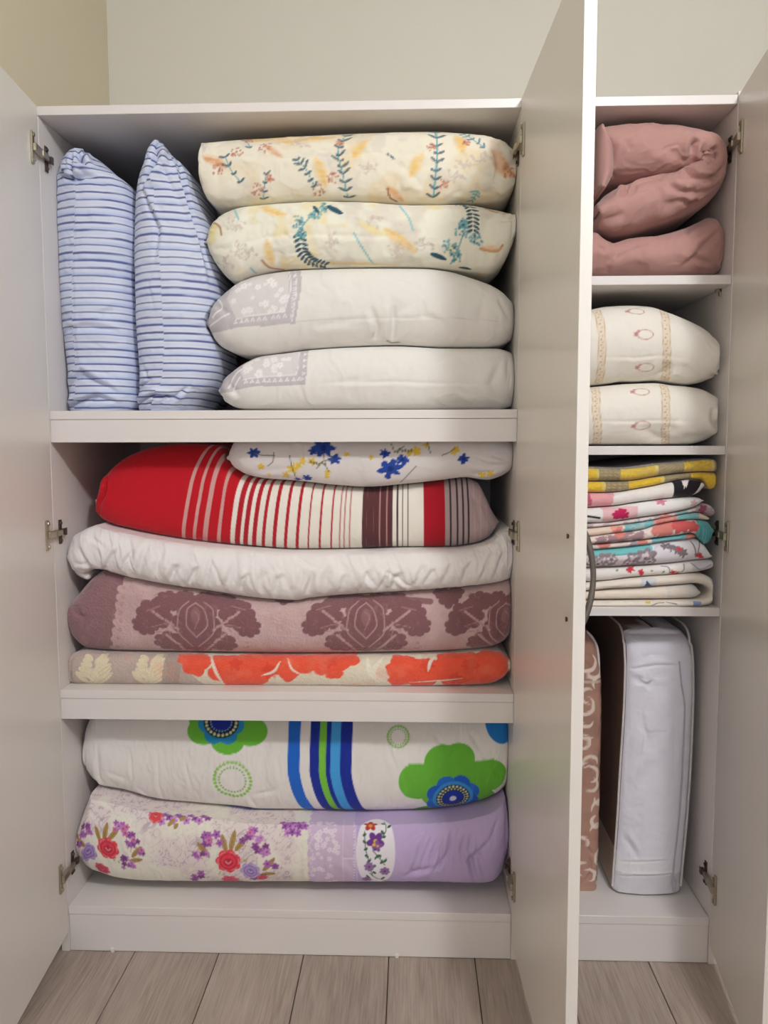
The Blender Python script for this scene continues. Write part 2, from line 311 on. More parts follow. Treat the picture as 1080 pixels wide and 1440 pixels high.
class Canvas:
    """paints the cloth's own colours over its unrolled (u, v) coordinates in metres"""
    def __init__(self, part, base):
        self.p = part; self.P = np.stack([part['U'].ravel(), part['V'].ravel()], 1); n = len(self.P); self.C = np.tile(np.array(alb(base), float), (n, 1)); part['C'] = self.C
        nf = part['nf']; self.fm = (part['U'].ravel()*0+np.tile(np.arange(part['U'].shape[1]) < nf, part['U'].shape[0])) > 0
        self.pix = project(part['P'].reshape(-1, 3)[self.fm]); self.fP = self.P[self.fm]; self.fY = part['P'].reshape(-1, 3)[self.fm][:, 1]
    def at(self, px, py):
        d = (self.pix[:, 0]-px)**2+(self.pix[:, 1]-py)**2; k = int(np.argmin(d)); near = np.nonzero(d < 6)[0]
        if len(near): k = int(near[np.argmin(self.fY[near])])
        q = self.fP[k].copy()
        r = np.array([px, py])-self.pix[k]; q += np.array([r[0], -r[1]])*M_PX if d[k] > 4 else 0; return q
    def ats(self, pts): return [self.at(*p) for p in pts]
    def sel(self, lo, hi): P = self.P; return np.nonzero((P[:, 0] > lo[0]) & (P[:, 0] < hi[0]) & (P[:, 1] > lo[1]) & (P[:, 1] < hi[1]))[0]
    def mix(self, idx, a, rgb):
        a = np.clip(a, 0, 1)[:, None]; self.C[idx] = self.C[idx]*(1-a)+np.array(alb(rgb))*a
    def ellipse(self, c, rx, ry=None, ang=0, rgb=(0, 0, 0), a=1, soft=.0016, px=True):
        if px: c = self.at(*c); rx = rx*M_PX; ry = rx if ry is None else ry*M_PX
        elif ry is None: ry = rx
        R = max(rx, ry)+.004; i = self.sel((c[0]-R, c[1]-R), (c[0]+R, c[1]+R)); d = self.P[i]-c; ca, sa = math.cos(ang), math.sin(ang)
        x = (d[:, 0]*ca+d[:, 1]*sa)/rx; y = (-d[:, 0]*sa+d[:, 1]*ca)/ry; r = np.sqrt(x*x+y*y); self.mix(i, a*np.clip((1-r)*min(rx, ry)/soft+.5, 0, 1), rgb)
    def star(self, c, r, n, rgb, rot=0, inner=.62, sharp=1.0, a=1, px=True, wob=0, seed=0, sy=1):
        """rounded n-petalled outline"""
        if px: c = self.at(*c); r = r*M_PX
        R = r*1.3+.003; i = self.sel((c[0]-R, c[1]-R), (c[0]+R, c[1]+R)); d = self.P[i]-c; th = np.arctan2(d[:, 1]/sy, d[:, 0])+rot; rr = np.hypot(d[:, 0], d[:, 1]/sy)
        e = r*(inner+(1-inner)*np.abs(np.cos(n*th/2))**sharp)
        if wob: e = e*(1+wob*(vnoise(th*3+50, th*0+seed, seed)-.5)*2)
        self.mix(i, a*np.clip((e-rr)/.0018+.5, 0, 1), rgb)
    def stroke(self, pts, w, rgb, a=1, px=True, taper=False, soft=.0015):
        if px: pts = self.ats(pts); w = w*M_PX
        pts = np.array(pts)
        if len(pts) > 2:
            t = np.linspace(0, len(pts)-1, len(pts)*5); k = np.arange(len(pts)); pts = np.stack([pchip(k, pts[:, 0], t), pchip(k, pts[:, 1], t)], 1)
        m = w+.003+soft; i = self.sel(pts.min(0)-m, pts.max(0)+m)
        if not len(i): return
        P = self.P[i]; best = np.full(len(i), 9.); L = len(pts)-1
        for k in range(L):
            p0, p1 = pts[k], pts[k+1]; d = p1-p0; t = np.clip(((P-p0)@d)/(d@d+1e-12), 0, 1); dist = np.linalg.norm(P-p0-t[:, None]*d, axis=1)
            ww = w/2*((math.sin(math.pi*(k+.5)/L)**.7) if taper else 1); best = np.minimum(best, dist-ww)
        k_ = np.clip(.5-best/soft, 0, 1)
        if soft > .003: k_ = k_*(.55+.45*sstep(.35, .6, fbm(P[:, 0]*70, P[:, 1]*200, 77, 3)))
        self.mix(i, a*k_, rgb)
    def leaf(self, p0, p1, w, rgb, a=1, px=True):
        if px: p0, p1 = self.at(*p0), self.at(*p1); w = w*M_PX
        p0 = np.array(p0); p1 = np.array(p1); m = w; i = self.sel(np.minimum(p0, p1)-m, np.maximum(p0, p1)+m); P = self.P[i]; d = p1-p0; L = np.linalg.norm(d)+1e-9
        t = ((P-p0)@d)/L/L; n = np.abs((P[:, 0]-p0[0])*d[1]-(P[:, 1]-p0[1])*d[0])/L; e = w/2*np.sqrt(np.clip(4*t*(1-t), 0, 1)); self.mix(i, a*np.where((t > 0) & (t < 1), np.clip((e-n)/.0014+.5, 0, 1), 0), rgb)
    def poly(self, pts, rgb, a=1, px=True, soft=False):
        if px: pts = self.ats(pts)
        pts = np.array(pts); i = self.sel(pts.min(0)-.002, pts.max(0)+.002); P = self.P[i]; ins = np.zeros(len(i), bool); j = len(pts)-1
        for k in range(len(pts)):
            a0, b0 = pts[k], pts[j]; c = ((a0[1] > P[:, 1]) != (b0[1] > P[:, 1])) & (P[:, 0] < (b0[0]-a0[0])*(P[:, 1]-a0[1])/(b0[1]-a0[1]+1e-12)+a0[0]); ins ^= c; j = k
        self.mix(i, a*ins, rgb)
    def dots(self, c, R, n, r, rgb, px=True):
        c = self.at(*c) if px else c
        for k in range(n): q = 2*math.pi*k/n; self.ellipse((c[0]+R*M_PX*math.cos(q), c[1]+R*M_PX*math.sin(q)), r*M_PX, r*M_PX, 0, rgb, px=False)
    def field(self, fn, rgb):
        a = fn(self.P[:, 0], self.P[:, 1]); self.mix(np.arange(len(self.P)), a, rgb)
    def noise(self, s, lo, hi, rgb, a=1, seed=0, sy=1): self.field(lambda u, v: a*sstep(lo, hi, fbm(u*s, v*s*sy, seed)), rgb)
    def sprig(self, pts, leafrgb, stem=(90, 160, 165), n=7, L=11, w=4.5, seed=0, sw=2):
        n = int(n*1.35); w *= .68; L *= .95; sw *= .7
        self.stroke(pts, sw, stem); q = np.array(self.ats(pts)); t = np.linspace(.05, 1, n)*(len(q)-1); k = np.arange(len(q)); x = np.interp(t, k, q[:, 0]); y = np.interp(t, k, q[:, 1]); d = q[-1]-q[0]; d /= np.linalg.norm(d); nn = np.array([-d[1], d[0]])
        for j in range(n):
            for s in (-1, 1):
                p0 = np.array([x[j], y[j]]); a_ = random.uniform(.45, 1.05); p1 = p0+(nn*s*a_+d*random.uniform(.25, .8)*FLIP)*L*M_PX*random.uniform(.65, 1.15); self.leaf(p0, p1, w*M_PX, leafrgb, .9, px=False)
    def berries(self, c, R, n, rgb, seed=0, r=2.2):
        rnd = random.Random(seed); c = self.at(*c)
        for k in range(n):
            q = rnd.random()*6.28; d = R*math.sqrt(rnd.random())*M_PX; self.ellipse((c[0]+d*math.cos(q), c[1]+d*math.sin(q)), r*M_PX, r*M_PX, 0, rgb, .85, px=False)
    def rose(self, c, r, dark, mid, light, seed=0):
        c = self.at(*c); self.star(c, r*M_PX, 7, mid, rot=seed, inner=.84, px=False)
        for k in range(7):
            q = k*.9+seed; self.stroke([(c[0]+r*M_PX*.62*math.cos(q+s), c[1]+r*M_PX*.62*math.sin(q+s)) for s in (0, .35, .7)], r*.10*M_PX, dark, .7, px=False)
        for k in range(6):
            q = k*1.05+seed; self.stroke([(c[0]+r*M_PX*.8*math.cos(q+s), c[1]+r*M_PX*.8*math.sin(q+s)) for s in (0, .3, .55)], r*.10*M_PX, light, .6, px=False)
        self.ellipse((c[0], c[1]-r*M_PX*.05), r*.38*M_PX, r*.33*M_PX, 0, dark, .75, px=False)
        self.stroke([(c[0]-r*M_PX*.2, c[1]), (c[0], c[1]-r*M_PX*.17), (c[0]+r*M_PX*.2, c[1])], r*.12*M_PX, light, .8, px=False)
    def floret(self, c, r, rgb, core=(90, 60, 130), n=5, rot=0, px=True):
        if px: c = self.at(*c)
        for k in range(n):
            q = rot+2*math.pi*k/n; self.ellipse((c[0]+r*.55*M_PX*math.cos(q), c[1]+r*.55*M_PX*math.sin(q)), r*.5*M_PX, r*.36*M_PX, q, rgb, px=False)
        self.ellipse((c[0], c[1]), r*.22*M_PX, r*.22*M_PX, 0, core, px=False)

FLIP = -1
def wrinkle(amp=.002, su=9, sv=3, seed=0, fine=.0006):
    def f(U, V, p):
        a = fbm(U*su, V*sv, seed); b = fbm(U*su*1.7+3*a, V*sv*1.5+2*a, seed+5, 3); r = 1-np.abs(2*b-1)*2.2
        return amp*(a-.5)*2+amp*.42*np.clip(r, -1, 1)+fine*(fbm(U*45, V*30, seed+9)-.5)*2
    return f
def crease(pts_uv, depth, width):
    """groove (depth<0) or ridge along a polyline given in (u, v)"""
    pts = np.array(pts_uv)
    def f(U, V, p):
        P = np.stack([U, V], -1); out = np.zeros(U.shape); L = len(pts)-1; jit = .0035*(fbm(U*30, V*30, 5)-.5)*2
        for k in range(L):
            a, b = pts[k], pts[k+1]; d = b-a; ln = math.sqrt(d@d)+1e-9; t = np.clip(((P-a)@d)/(ln*ln), 0, 1); dist = np.linalg.norm(P-a-t[..., None]*d, axis=-1)
            e = np.sin(math.pi*np.clip((k+t)/L, .02, .98))**.8; side = ((P[..., 0]-a[0])*d[1]-(P[..., 1]-a[1])*d[0])/ln+jit
            w_ = width*1.35; g = np.exp(-((dist+np.abs(jit))/w_)**2)-.55*np.exp(-((side-w_*1.7)/(w_*1.4))**2)*np.exp(-(np.maximum(dist-np.abs(side), 0)/w_)**2)
            g = g*e; out = np.where(np.abs(g) > np.abs(out), g, out)
        return depth*out*.85
    return f
def folds(part_canvas, lines, depth=-.004, width=.004):
    fs = [crease(part_canvas.ats(l[:-2] if isinstance(l[-1], float) else l), (l[-2] if isinstance(l[-1], float) else depth), (l[-1] if isinstance(l[-1], float) else width)) for l in lines]
    return lambda U, V, p: sum(f(U, V, p) for f in fs)

# ------------------------------------------------------------------ room
H, XD, XR, T = 1.8005, .991, 1.4320, .018
YB = .56; RX0, RX1, RY0, RY1, RH = -.042, 3.6, -4.2, YB+.004, 2.52
floor = tag(box('floor', RX0-.1, RX1+.1, RY0-.1, RY1+.1, -.06, -.0065, JOINT, bev=0), 'pale greyish oak laminate floor of long boards', kind='structure')
for nm, a in (('wall_back', (RX0-.1, RX1+.1, RY1, RY1+.1, 0, RH)), ('wall_front', (RX0-.1, RX1+.1, RY0-.1, RY0, 0, RH)), ('wall_left', (RX0-.1, RX0, RY0, RY1, 0, RH)), ('wall_right', (RX1, RX1+.1, RY0, RY1, 0, RH))):
    x0, x1, y0, y1, z0, z1 = a; tag(box(nm, x0, x1, y0, y1, -.006, z1, WALLW if nm == 'wall_left' else WALL if nm == 'wall_back' else WALLD, bev=0), kind='structure')
tag(box('ceiling', RX0-.1, RX1+.1, RY0-.1, RY1+.1, RH, RH+.1, CEIL, bev=0), kind='structure')
PW = .1875; plank_me = {}
x = .163-PW*2; row = 0
while x < RX1:
    xa, xb = max(x, RX0+.001), min(x+PW, RX1-.001)
    if xb-xa > .01:
        ys = [RY0+.001, -2.0+.31*((row*3) % 4), RY1-.001] if row % 2 else [RY0+.001, -1.55-.2*((row*2) % 3), RY1-.001]
        for k in range(len(ys)-1):
            box('plank', xa+.0009, xb-.0009, ys[k]+.0009, ys[k+1]-.0009, -.0065, 0, OAK, floor, bev=.0012)
    x += PW; row += 1

# ------------------------------------------------------------------ wardrobe
ward = tag(empty('wardrobe', (XR/2, .27, 0)), 'white three-door wardrobe standing against the wall with all its doors open', 'wardrobe')
def wb(name, x0, x1, y0, y1, z0, z1, m=LAM, **k): return box(name, x0, x1, y0, y1, z0, z1, m, ward, **k)
wb('side_panel', 0, T, 0, YB-.004, 0, H-T-.0003); wb('side_panel', XR-T, XR, -.002, YB-.004, 0, H+.006)
wb('divider_panel', XD, XD+T, 0, YB-.004, 0, H-T-.0003)
wb('top_panel', 0, XR-T-.0005, -.001, YB-.004, H-T, H)
tag(wb('back_panel', T+.0003, XR-T-.0003, YB-.008, YB-.0045, .0, H-T-.0003, HDF), 'thin back board')
S1, S2, S0 = 1.189, .592, .104
for z, al in ((S1, .047), (S2, .045)):
    wb('shelf', T+.0004, XD-.0004, 0, YB-.0085, z-T, z, LAM)
    wb('shelf_apron', T+.0004, XD-.0004, .0012, .019, z-T-al-.001, z-T-.0006)
wb('bottom_shelf', T+.0004, XD-.0004, 0, YB-.0085, S0-T, S0); wb('bottom_shelf', XD+T+.0004, XR-T-.0004, 0, YB-.0085, S0-T, S0)
wb('plinth', T+.0006, XD-.0006, .0015, .019, 0.001, S0-T-.0006); wb('plinth', XD+T+.0006, XR-T-.0006, .0015, .019, 0.001, S0-T-.0006)
R1, R2, R3 = 1.4545, 1.1135, .7785
for z in (R1, R2, R3): wb('shelf', XD+T+.0004, XR-T-.0004, 0, YB-.0085, z-T, z)
for z in (R1,):
    bm = bmesh.new(); add_box(bm, XR-T-.011, XR-T-.0004, .05, .058, z-T-.006, z-T-.0004, bev=.0005); add_box(bm, XR-T-.004, XR-T-.0004, .05, .058, z-T-.014, z-T-.0004, bev=.0005)
    tag(put('shelf_pin', bm_mesh('shelf_pin', bm, NICKEL), ward), 'small metal shelf support')
for px in (158, 558):
    X = XZ(px, 1345, -.004)[0]; wb('floor_clip', X-.004, X+.004, -.003, .001, .0002, .010, EDGE, bev=.0005)

# doors: each leaf swings about its hinge edge
ZB = .046
def door(hx, ang, L, side, label, handle_out=True):
    """hx: inner face at the hinge; side=+1 leaf stands on the right of that face, -1 on the left"""
    piv = (hx, -.003); x0, x1 = (hx, hx+T) if side > 0 else (hx-T, hx)
    bm = bmesh.new(); vs = add_box(bm, x0, x1, -.003-L, -.003, ZB, H-.001, ang, piv, .0007)
    d = put('door', bm_mesh('door', bm, LAMDOOR), ward); d['label'] = label
    c, s = math.cos(ang), math.sin(ang)
    def tr(bm):
        for v in bm.verts:
            dx, dy = v.co.x-piv[0], v.co.y-piv[1]; v.co.x = piv[0]+c*dx-s*dy; v.co.y = piv[1]+s*dx+c*dy
    i = -side                                                   # direction from the leaf's inner face into the opening
    for z in (.19, .932, 1.706):
        # cup flange on the leaf with its two screws, the arm, then the plate on the side panel
        bm = bmesh.new()
        def bx(a0, a1, y0, y1, z0, z1, b=.0008): add_box(bm, min(hx+i*a0, hx+i*a1), max(hx+i*a0, hx+i*a1), y0, y1, z0, z1, bev=b)
        bx(.0002, .0045, -.048, -.036, z-.031, z+.031)
        for q in (-1, 1): bmesh.ops.create_cone(bm, cap_ends=True, segments=10, radius1=.0045, radius2=.0035, depth=.003, matrix=Matrix.Translation((hx+i*.0058, -.042, z+q*.024)) @ Matrix.Rotation(math.pi/2, 4, 'Y'))
        bx(.0045, .011, -.046, -.004, z-.0075, z+.0075); bx(.006, .013, -.010, .020, z-.006, z+.006)
        tr(bm); hg = put('hinge', bm_mesh('hinge', bm, NICKEL), d)
        bm = bmesh.new()
        bx(.0005, .003, .021, .034, z-.026, z+.026); bx(.003, .009, .0205, .040, z-.0065, z+.0065); bx(.009, .0105, .031, .043, z-.008, z+.008)
        for q in (-1, 1): bmesh.ops.create_cone(bm, cap_ends=True, segments=10, radius1=.004, radius2=.003, depth=.003, matrix=Matrix.Translation((hx+i*.0042, .028, z+q*.019)) @ Matrix.Rotation(math.pi/2, 4, 'Y'))
        put('hinge_plate', bm_mesh('hinge_plate', bm, DARKMET), d)
    # bow handle on the outer face, two screw heads on the inner face
    yh = -.003-L+.036; z0, z1 = HZ
    for z in (z0, z1):
        bm = bmesh.new(); bmesh.ops.create_cone(bm, cap_ends=True, segments=14, radius1=.0042, radius2=.003, depth=.0024, matrix=Matrix.Translation((hx+i*.0012, yh, z)) @ Matrix.Rotation(math.pi/2, 4, 'Y'))
        add_box(bm, min(hx+i*.0022, hx+i*.0027), max(hx+i*.0022, hx+i*.0027), yh-.002, yh+.002, z-.0004, z+.0004, bev=0); tr(bm)
        put('screw_head', bm_mesh('screw_head', bm, DARKMET), d)
    xo = hx+side*T; pts = []
    for k in range(25):
        q = k/24; z = z0-.012+(z1-z0+.024)*q; pts.append((xo+side*(.001+.019*math.sin(math.pi*q)**.75), yh, z))
    me = tube_mesh('handle', pts, [.0042+.001*abs(math.cos(math.pi*k/24)) for k in range(25)], HANDLE, 12, 1.2)
    for v in me.vertices:
        dx, dy = v.co.x-piv[0], v.co.y-piv[1]; v.co = (piv[0]+c*dx-s*dy, piv[1]+s*dx+c*dy, v.co.z)
    put('handle', me, d)['label'] = 'grey bow handle'
    return d
HZ = (.856, .982)
door(T, .088, .495, -1, 'left door leaf of the wide section')
door(XD, .0384, .495, 1, 'right door leaf of the wide section, its edge facing the viewer')
door(XR-T+.001, -.140, .375, 1, 'door leaf of the narrow section')
Soft.clampx = (T+.0008, XD-.0008)

# ------------------------------------------------------------------ soft goods in the wide section, top compartment
YR = .055
CREAM = (238, 225, 206)
zz = lambda px, py: XZ(px, py, YR)
G_TOP = 'lying pillows stacked in the top compartment'
seamAB = [(296, 285), (343, 286), (399, 281), (450, 279), (510, 280), (584, 284), (650, 283), (704, 286), (730, 292)]
A = Soft().horizontal([(283, 197), (330, 192), (420, 187), (520, 182), (600, 180), (660, 183), (700, 190), (722, 203), (733, 218)],
    [(283, 262), (288, 276), (300, 284), (343, 286), (399, 281), (450, 279), (510, 280), (584, 284), (650, 283), (700, 279), (722, 264), (733, 240)], YR, yf=.035, yb=.44, b=.045, k1=.9, ends=(.004, .012), erec=(0, .05), elen=(.05, .08), taper=.5, taper_at=.3)
c = A.canvas(CREAM)
def wash(c, p0, p1, w, rgb, a=.6):
    for k in range(3): c.stroke([p0, ((p0[0]+p1[0])/2+random.uniform(-3, 3), (p0[1]+p1[1])/2+random.uniform(-2, 2)), p1], w*(1-.28*k), rgb, a*.62, taper=True, soft=.007)
YEL, ORG, TEAL, DTEAL, BER = (232, 190, 96), (214, 150, 86), (104, 168, 172), (58, 92, 108), (200, 140, 118)
c.noise(16, .52, .72, (226, 205, 165), .55, seed=3); c.noise(22, .58, .75, (205, 200, 192), .4, seed=13)
for a, b_, w_ in (((445, 222), (458, 262), 15), ((516, 198), (498, 221), 14), ((594, 216), (578, 248), 15), ((642, 190), (650, 212), 17), ((340, 196), (430, 190), 16), ((392, 200), (470, 193), 10)): wash(c, a, b_, w_, YEL, .75)
for a, b_, w_ in (((286, 220), (318, 232), 14), ((372, 204), (396, 220), 8), ((546, 264), (566, 284), 8), ((694, 214), (720, 246), 22)): wash(c, a, b_, w_, ORG, .8)
wash(c, (690, 200), (704, 236), 16, (222, 190, 165), .6); c.stroke([(545, 265), (549, 278), (558, 284)], 3, (150, 84, 46), .85)
c.sprig([(316, 219), (324, 238), (338, 256)], DTEAL, TEAL, 3, 10, 5); c.sprig([(346, 196), (352, 208)], DTEAL, TEAL, 2, 8, 4)
c.sprig([(417, 224), (432, 240), (444, 264)], DTEAL, TEAL, 5, 11, 5); c.sprig([(374, 246), (370, 280)], DTEAL, TEAL, 3, 8, 4)
c.sprig([(488, 189), (476, 215), (482, 243), (489, 278)], DTEAL, TEAL, 8, 12, 5, sw=2.5); c.sprig([(612, 184), (615, 210), (613, 243), (609, 277)], DTEAL, TEAL, 7, 13, 5, sw=3.5)
c.sprig([(652, 187), (664, 196), (682, 209)], (84, 130, 150), TEAL, 4, 9, 4); c.sprig([(664, 282), (672, 268)], TEAL, TEAL, 3, 9, 4)
for px, py, r_ in ((332, 214, 9), (372, 207, 10), (362, 268, 9), (306, 238, 9), (468, 250, 9), (447, 268, 9), (380, 250, 5), (623, 259, 7), (716, 243, 9), (478, 200, 5), (607, 205, 6), (655, 200, 5), (350, 196, 6)): c.berries((px, py), r_, 15, BER, seed=px, r=1.5); c.berries((px, py), r_*.8, 6, (168, 100, 92), seed=px+9, r=1.0)
for q in ((543, 214), (549, 218)): c.leaf(q, (q[0]+6, q[1]+5), 3, DTEAL)
def ghost(c, spots, seed):
    rr = random.Random(seed)
    for x, y in spots:
        for k in range(9):
            q = rr.random()*6.28; r_ = rr.uniform(5, 16); c.stroke([(x, y), (x+r_*.6*math.cos(q), y+r_*.5*math.sin(q)), (x+r_*math.cos(q+.5), y+r_*.8*math.sin(q+.5))], 1.1, (206, 194, 180), .7); c.ellipse((x+r_*math.cos(q+.5), y+r_*.8*math.sin(q+.5)), 2.6, 1.8, q, (204, 190, 176), .6)
ghost(c, [(420, 203), (655, 232), (676, 226), (640, 250), (520, 240)], 2)
f = folds(c, [[(300, 218), (420, 222), (520, 214), (660, 216), -.003, .004], [(690, 205), (700, 230), (694, 262), -.006, .006], [(305, 200), (310, 276), -.003, .006], [(455, 214), (470, 262), -.003, .005], [(560, 225), (600, 270), -.003, .006], [(706, 240), (728, 228), -.007, .005]])
A.displace(lambda U, V, p: f(U, V, p)+wrinkle(.0055, 10, 12, 4)(U, V, p))
tag(A.clamp(None).build('pillow', FAB), 'cream pillow with dark leafy sprigs and berries, topmost of the lying stack', 'pillow', G_TOP)

B = Soft().horizontal([(288, 335), (292, 318), (302, 303), (318, 293), (343, 286.6), (399, 281.6), (450, 279.6), (510, 280.6), (584, 284.6), (650, 283.6), (695, 291), (729, 297)],
    [(288, 338), (293, 356), (304, 374), (320, 390), (335, 394), (356, 386), (390, 378), (440, 375), (500, 373.5), (600, 373.5), (650, 379), (685, 382), (710, 366), (724, 336), (729, 320)], YR, yf=.03, yb=.44, b=.05, k1=.95, ends=(.006, .004), erec=(.05, .05), elen=(.08, .07), taper=.5, taper_at=.3)
c = B.canvas((240, 229, 212))
c.noise(14, .55, .75, (214, 206, 192), .7, seed=8); c.noise(17, .6, .8, (232, 212, 150), .6, seed=28)
for a, b_, w_, k in (((540, 322), (585, 352), 15, YEL), ((368, 292), (402, 303), 12, YEL), ((300, 315), (297, 342), 18, (232, 214, 140)), ((376, 338), (384, 374), 13, YEL), ((505, 312), (545, 330), 10, (235, 215, 150)), ((430, 372), (560, 374), 5, YEL)): wash(c, a, b_, w_, k, .8)
for pts in ([(302, 314), (309, 320), (311, 330)], [(368, 366), (380, 377), (398, 380)], [(676, 350), (700, 353), (708, 346)], [(684, 292), (700, 297)]): c.stroke(pts, 3.5, (176, 118, 60), .8)
wash(c, (676, 350), (706, 351), 8, (226, 180, 130), .7)
FERN = (66, 94, 104)
for pts, sd in (([(421, 330), (425, 352), (437, 367), (456, 374)], -1), ([(634, 285), (655, 287), (665, 302), (664, 322)], 1)):
    q = np.array(c.ats(pts)); t = np.linspace(0, 3, 12); k = np.arange(4); x = pchip(k, q[:, 0], t); y = pchip(k, q[:, 1], t)
    for j in range(12):
        dx, dy = (x[min(j+1, 11)]-x[max(j-1, 0)]), (y[min(j+1, 11)]-y[max(j-1, 0)]); L = math.hypot(dx, dy); nx, ny = -dy/L, dx/L
        for s in (-1, 1): c.leaf((x[j], y[j]), (x[j]+(nx*s*.9-dx/L*.5*0+dx/L*.4)*.0155, y[j]+(ny*s*.9+dy/L*.4)*.0155), .0062, FERN, px=False)
for px, py, r_ in ((418, 314, 10), (443, 303, 9), (458, 292, 8), (424, 328, 8), (649, 325, 10), (632, 348, 11), (668, 338, 9), (640, 362, 10), (652, 312, 6)): c.berries((px, py), r_, 20, (110, 172, 176), seed=px, r=1.7); c.berries((px, py), r_*.7, 6, (66, 118, 132), seed=px+1, r=1.6)
c.stroke([(452, 290), (430, 312), (416, 330)], 1.6, (110, 172, 176)); c.stroke([(655, 315), (648, 345), (634, 372)], 1.8, (110, 172, 176))
for a, b_, w_ in (((459, 289), (482, 301), 8), ((605, 357), (628, 365), 7), ((448, 300), (440, 290), 5), ((645, 376), (662, 380), 5)): c.leaf(a, b_, w_, (52, 86, 100))
for pts in ([(562, 290), (574, 305), (581, 324)], [(498, 328), (508, 350), (524, 369)], [(329, 294), (336, 309)], [(352, 376), (360, 385)]): c.stroke(pts, 2.4, (124, 190, 196), .9)
ghost(c, [(336, 350), (350, 362), (330, 318), (522, 310), (560, 352), (598, 344), (318, 370), (470, 340)], 3)
f = folds(c, [[(300, 350), (400, 330), (520, 333), (610, 325), -.003, .004], [(690, 300), (676, 330), (690, 364), -.007, .007], [(355, 300), (335, 340), (345, 378), -.004, .008], [(700, 310), (726, 306), -.006, .004], [(470, 300), (450, 345), -.003, .007]])
B.displace(lambda U, V, p: f(U, V, p)+wrinkle(.0055, 10, 12, 5)(U, V, p))
tag(B.clamp(under=[A]).build('pillow', FAB), 'cream pillow printed with dark ferns and teal curls, second in the lying stack', 'pillow', G_TOP)

LACE = (192, 186, 188)
def lacework(c, lines, seed, box_):
    """woven tone-on-tone lace inside the patch"""
    (x0, y0, x1, y1) = box_; rnd = random.Random(seed)
    for k in range(26):
        px = rnd.uniform(x0, x1); py = rnd.uniform(y0, y1); c.floret((px, py), rnd.uniform(3, 6), (232, 229, 226), (214, 208, 208), 5, rnd.random()*6)
    for l, w_ in lines: c.stroke(l, w_, (236, 233, 230), .85)
Cc = Soft().horizontal([(291, 440), (297, 422), (311, 409), (343, 389), (370, 382), (399, 378), (440, 375.4), (491, 374), (593, 374.2), (630, 378), (665, 388), (700, 402), (724, 419)],
    [(291, 462), (298, 478), (315, 490), (339, 497), (366, 498), (400, 494), (436, 489.5), (490, 486), (552, 484), (630, 487), (680, 487), (704, 484), (724, 474)], YR, yf=.028, yb=.46, b=.055, k1=1.0, ends=(.004, .005), erec=(.05, .05), elen=(.09, .06), taper=.5, taper_at=.3)
c = Cc.canvas((226, 223, 216))
c.poly([(422, 372), (424, 400), (415, 455), (370, 459), (325, 463), (291, 468), (284, 440), (300, 415), (312, 405), (345, 383), (390, 373)], LACE)
c.poly([(405, 380), (406, 402), (399, 437), (360, 445), (332, 448), (318, 420), (326, 405), (350, 390)], (214, 209, 207), .9)
lacework(c, [([(406, 378), (407, 402), (400, 438)], 1.6), ([(400, 438), (360, 445), (330, 449)], 1.6), ([(300, 446), (312, 430), (306, 420)], 3), ([(296, 458), (322, 440)], 2.4), ([(415, 380), (417, 405), (409, 452)], 1.2)], 5, (328, 392, 402, 438))
for k in range(9): c.floret((331+k*8.6, 453-k*.9), 3.2, (238, 236, 233), (206, 200, 200), 3, 1.5)
for k in range(9): c.floret((415-k*.6, 380+k*8), 3, (236, 233, 231), (206, 200, 200), 3, 0)
c.stroke([(291, 466), (325, 462), (372, 458), (430, 452), (560, 447), (700, 452)], 1.0, (190, 184, 180), .5); c.stroke([(545, 481), (551, 483), (561, 482)], 3, (120, 108, 104), .8)
f = folds(c, [[(520, 430), (530, 462), (526, 480), -.010, .005], [(552, 426), (553, 455), (551, 482), -.012, .005], [(552, 445), (580, 425), -.003, .006], [(430, 452), (560, 447), (690, 452), -.0015, .003], [(680, 420), (670, 460), -.003, .006], [(700, 418), (716, 450), -.005, .005], [(300, 428), (325, 445), -.004, .005], [(440, 460), (500, 452), -.003, .006], [(590, 440), (580, 470), -.002, .005]])
Cc.displace(lambda U, V, p: f(U, V, p)+wrinkle(.004, 9, 7, 6)(U, V, p))
tag(Cc.clamp(under=[B]).build('pillow', SATEEN), 'plump white pillow with grey lace corner, above the other lace-cornered pillow', 'pillow', G_TOP)

Dp = Soft().horizontal([(307, 541), (312, 532), (325, 520), (339, 510), (366, 499.2), (400, 494.8), (436, 490.2), (490, 486.7), (552, 485), (630, 488), (700, 488), (726, 494)],
    [(307, 556), (314, 565), (329, 573), (345, 575.3), (500, 575.3), (700, 575.3), (726, 570)], YR, yf=.03, yb=.46, b=.05, k1=1.0, ends=(.004, .004), erec=(.05, .03), elen=(.09, .06), taper=.5, taper_at=.3, x1=.9895)
c = Dp.canvas((227, 224, 218))
c.poly([(436, 486), (434, 515), (429, 541), (370, 545), (309, 553), (303, 540), (325, 515), (345, 502), (390, 492)], LACE)
c.poly([(420, 492), (419, 510), (415, 527), (360, 531), (344, 534), (338, 522), (352, 506), (385, 496)], (214, 209, 207), .9)
lacework(c, [([(421, 494), (420, 510), (416, 527)], 1.5), ([(416, 527), (370, 530), (342, 534)], 1.5), ([(322, 545), (334, 524), (340, 518)], 3), ([(328, 547), (338, 530)], 2.4)], 9, (345, 502, 414, 526))
for k in range(10): c.floret((346+k*8.4, 536.5-k*.3), 3.2, (238, 236, 233), (206, 200, 200), 3, 1.5)
for k in range(5): c.floret((429-k*.7, 497+k*9), 3, (236, 233, 231), (206, 200, 200), 3, 0)
f = folds(c, [[(430, 541), (560, 537), (700, 540), -.002, .003], [(470, 540), (520, 533), -.003, .005], [(705, 505), (690, 540), (702, 566), -.006, .006], [(716, 500), (712, 540), -.004, .004], [(320, 535), (338, 560), -.004, .005], [(640, 548), (670, 560), -.003, .005]])
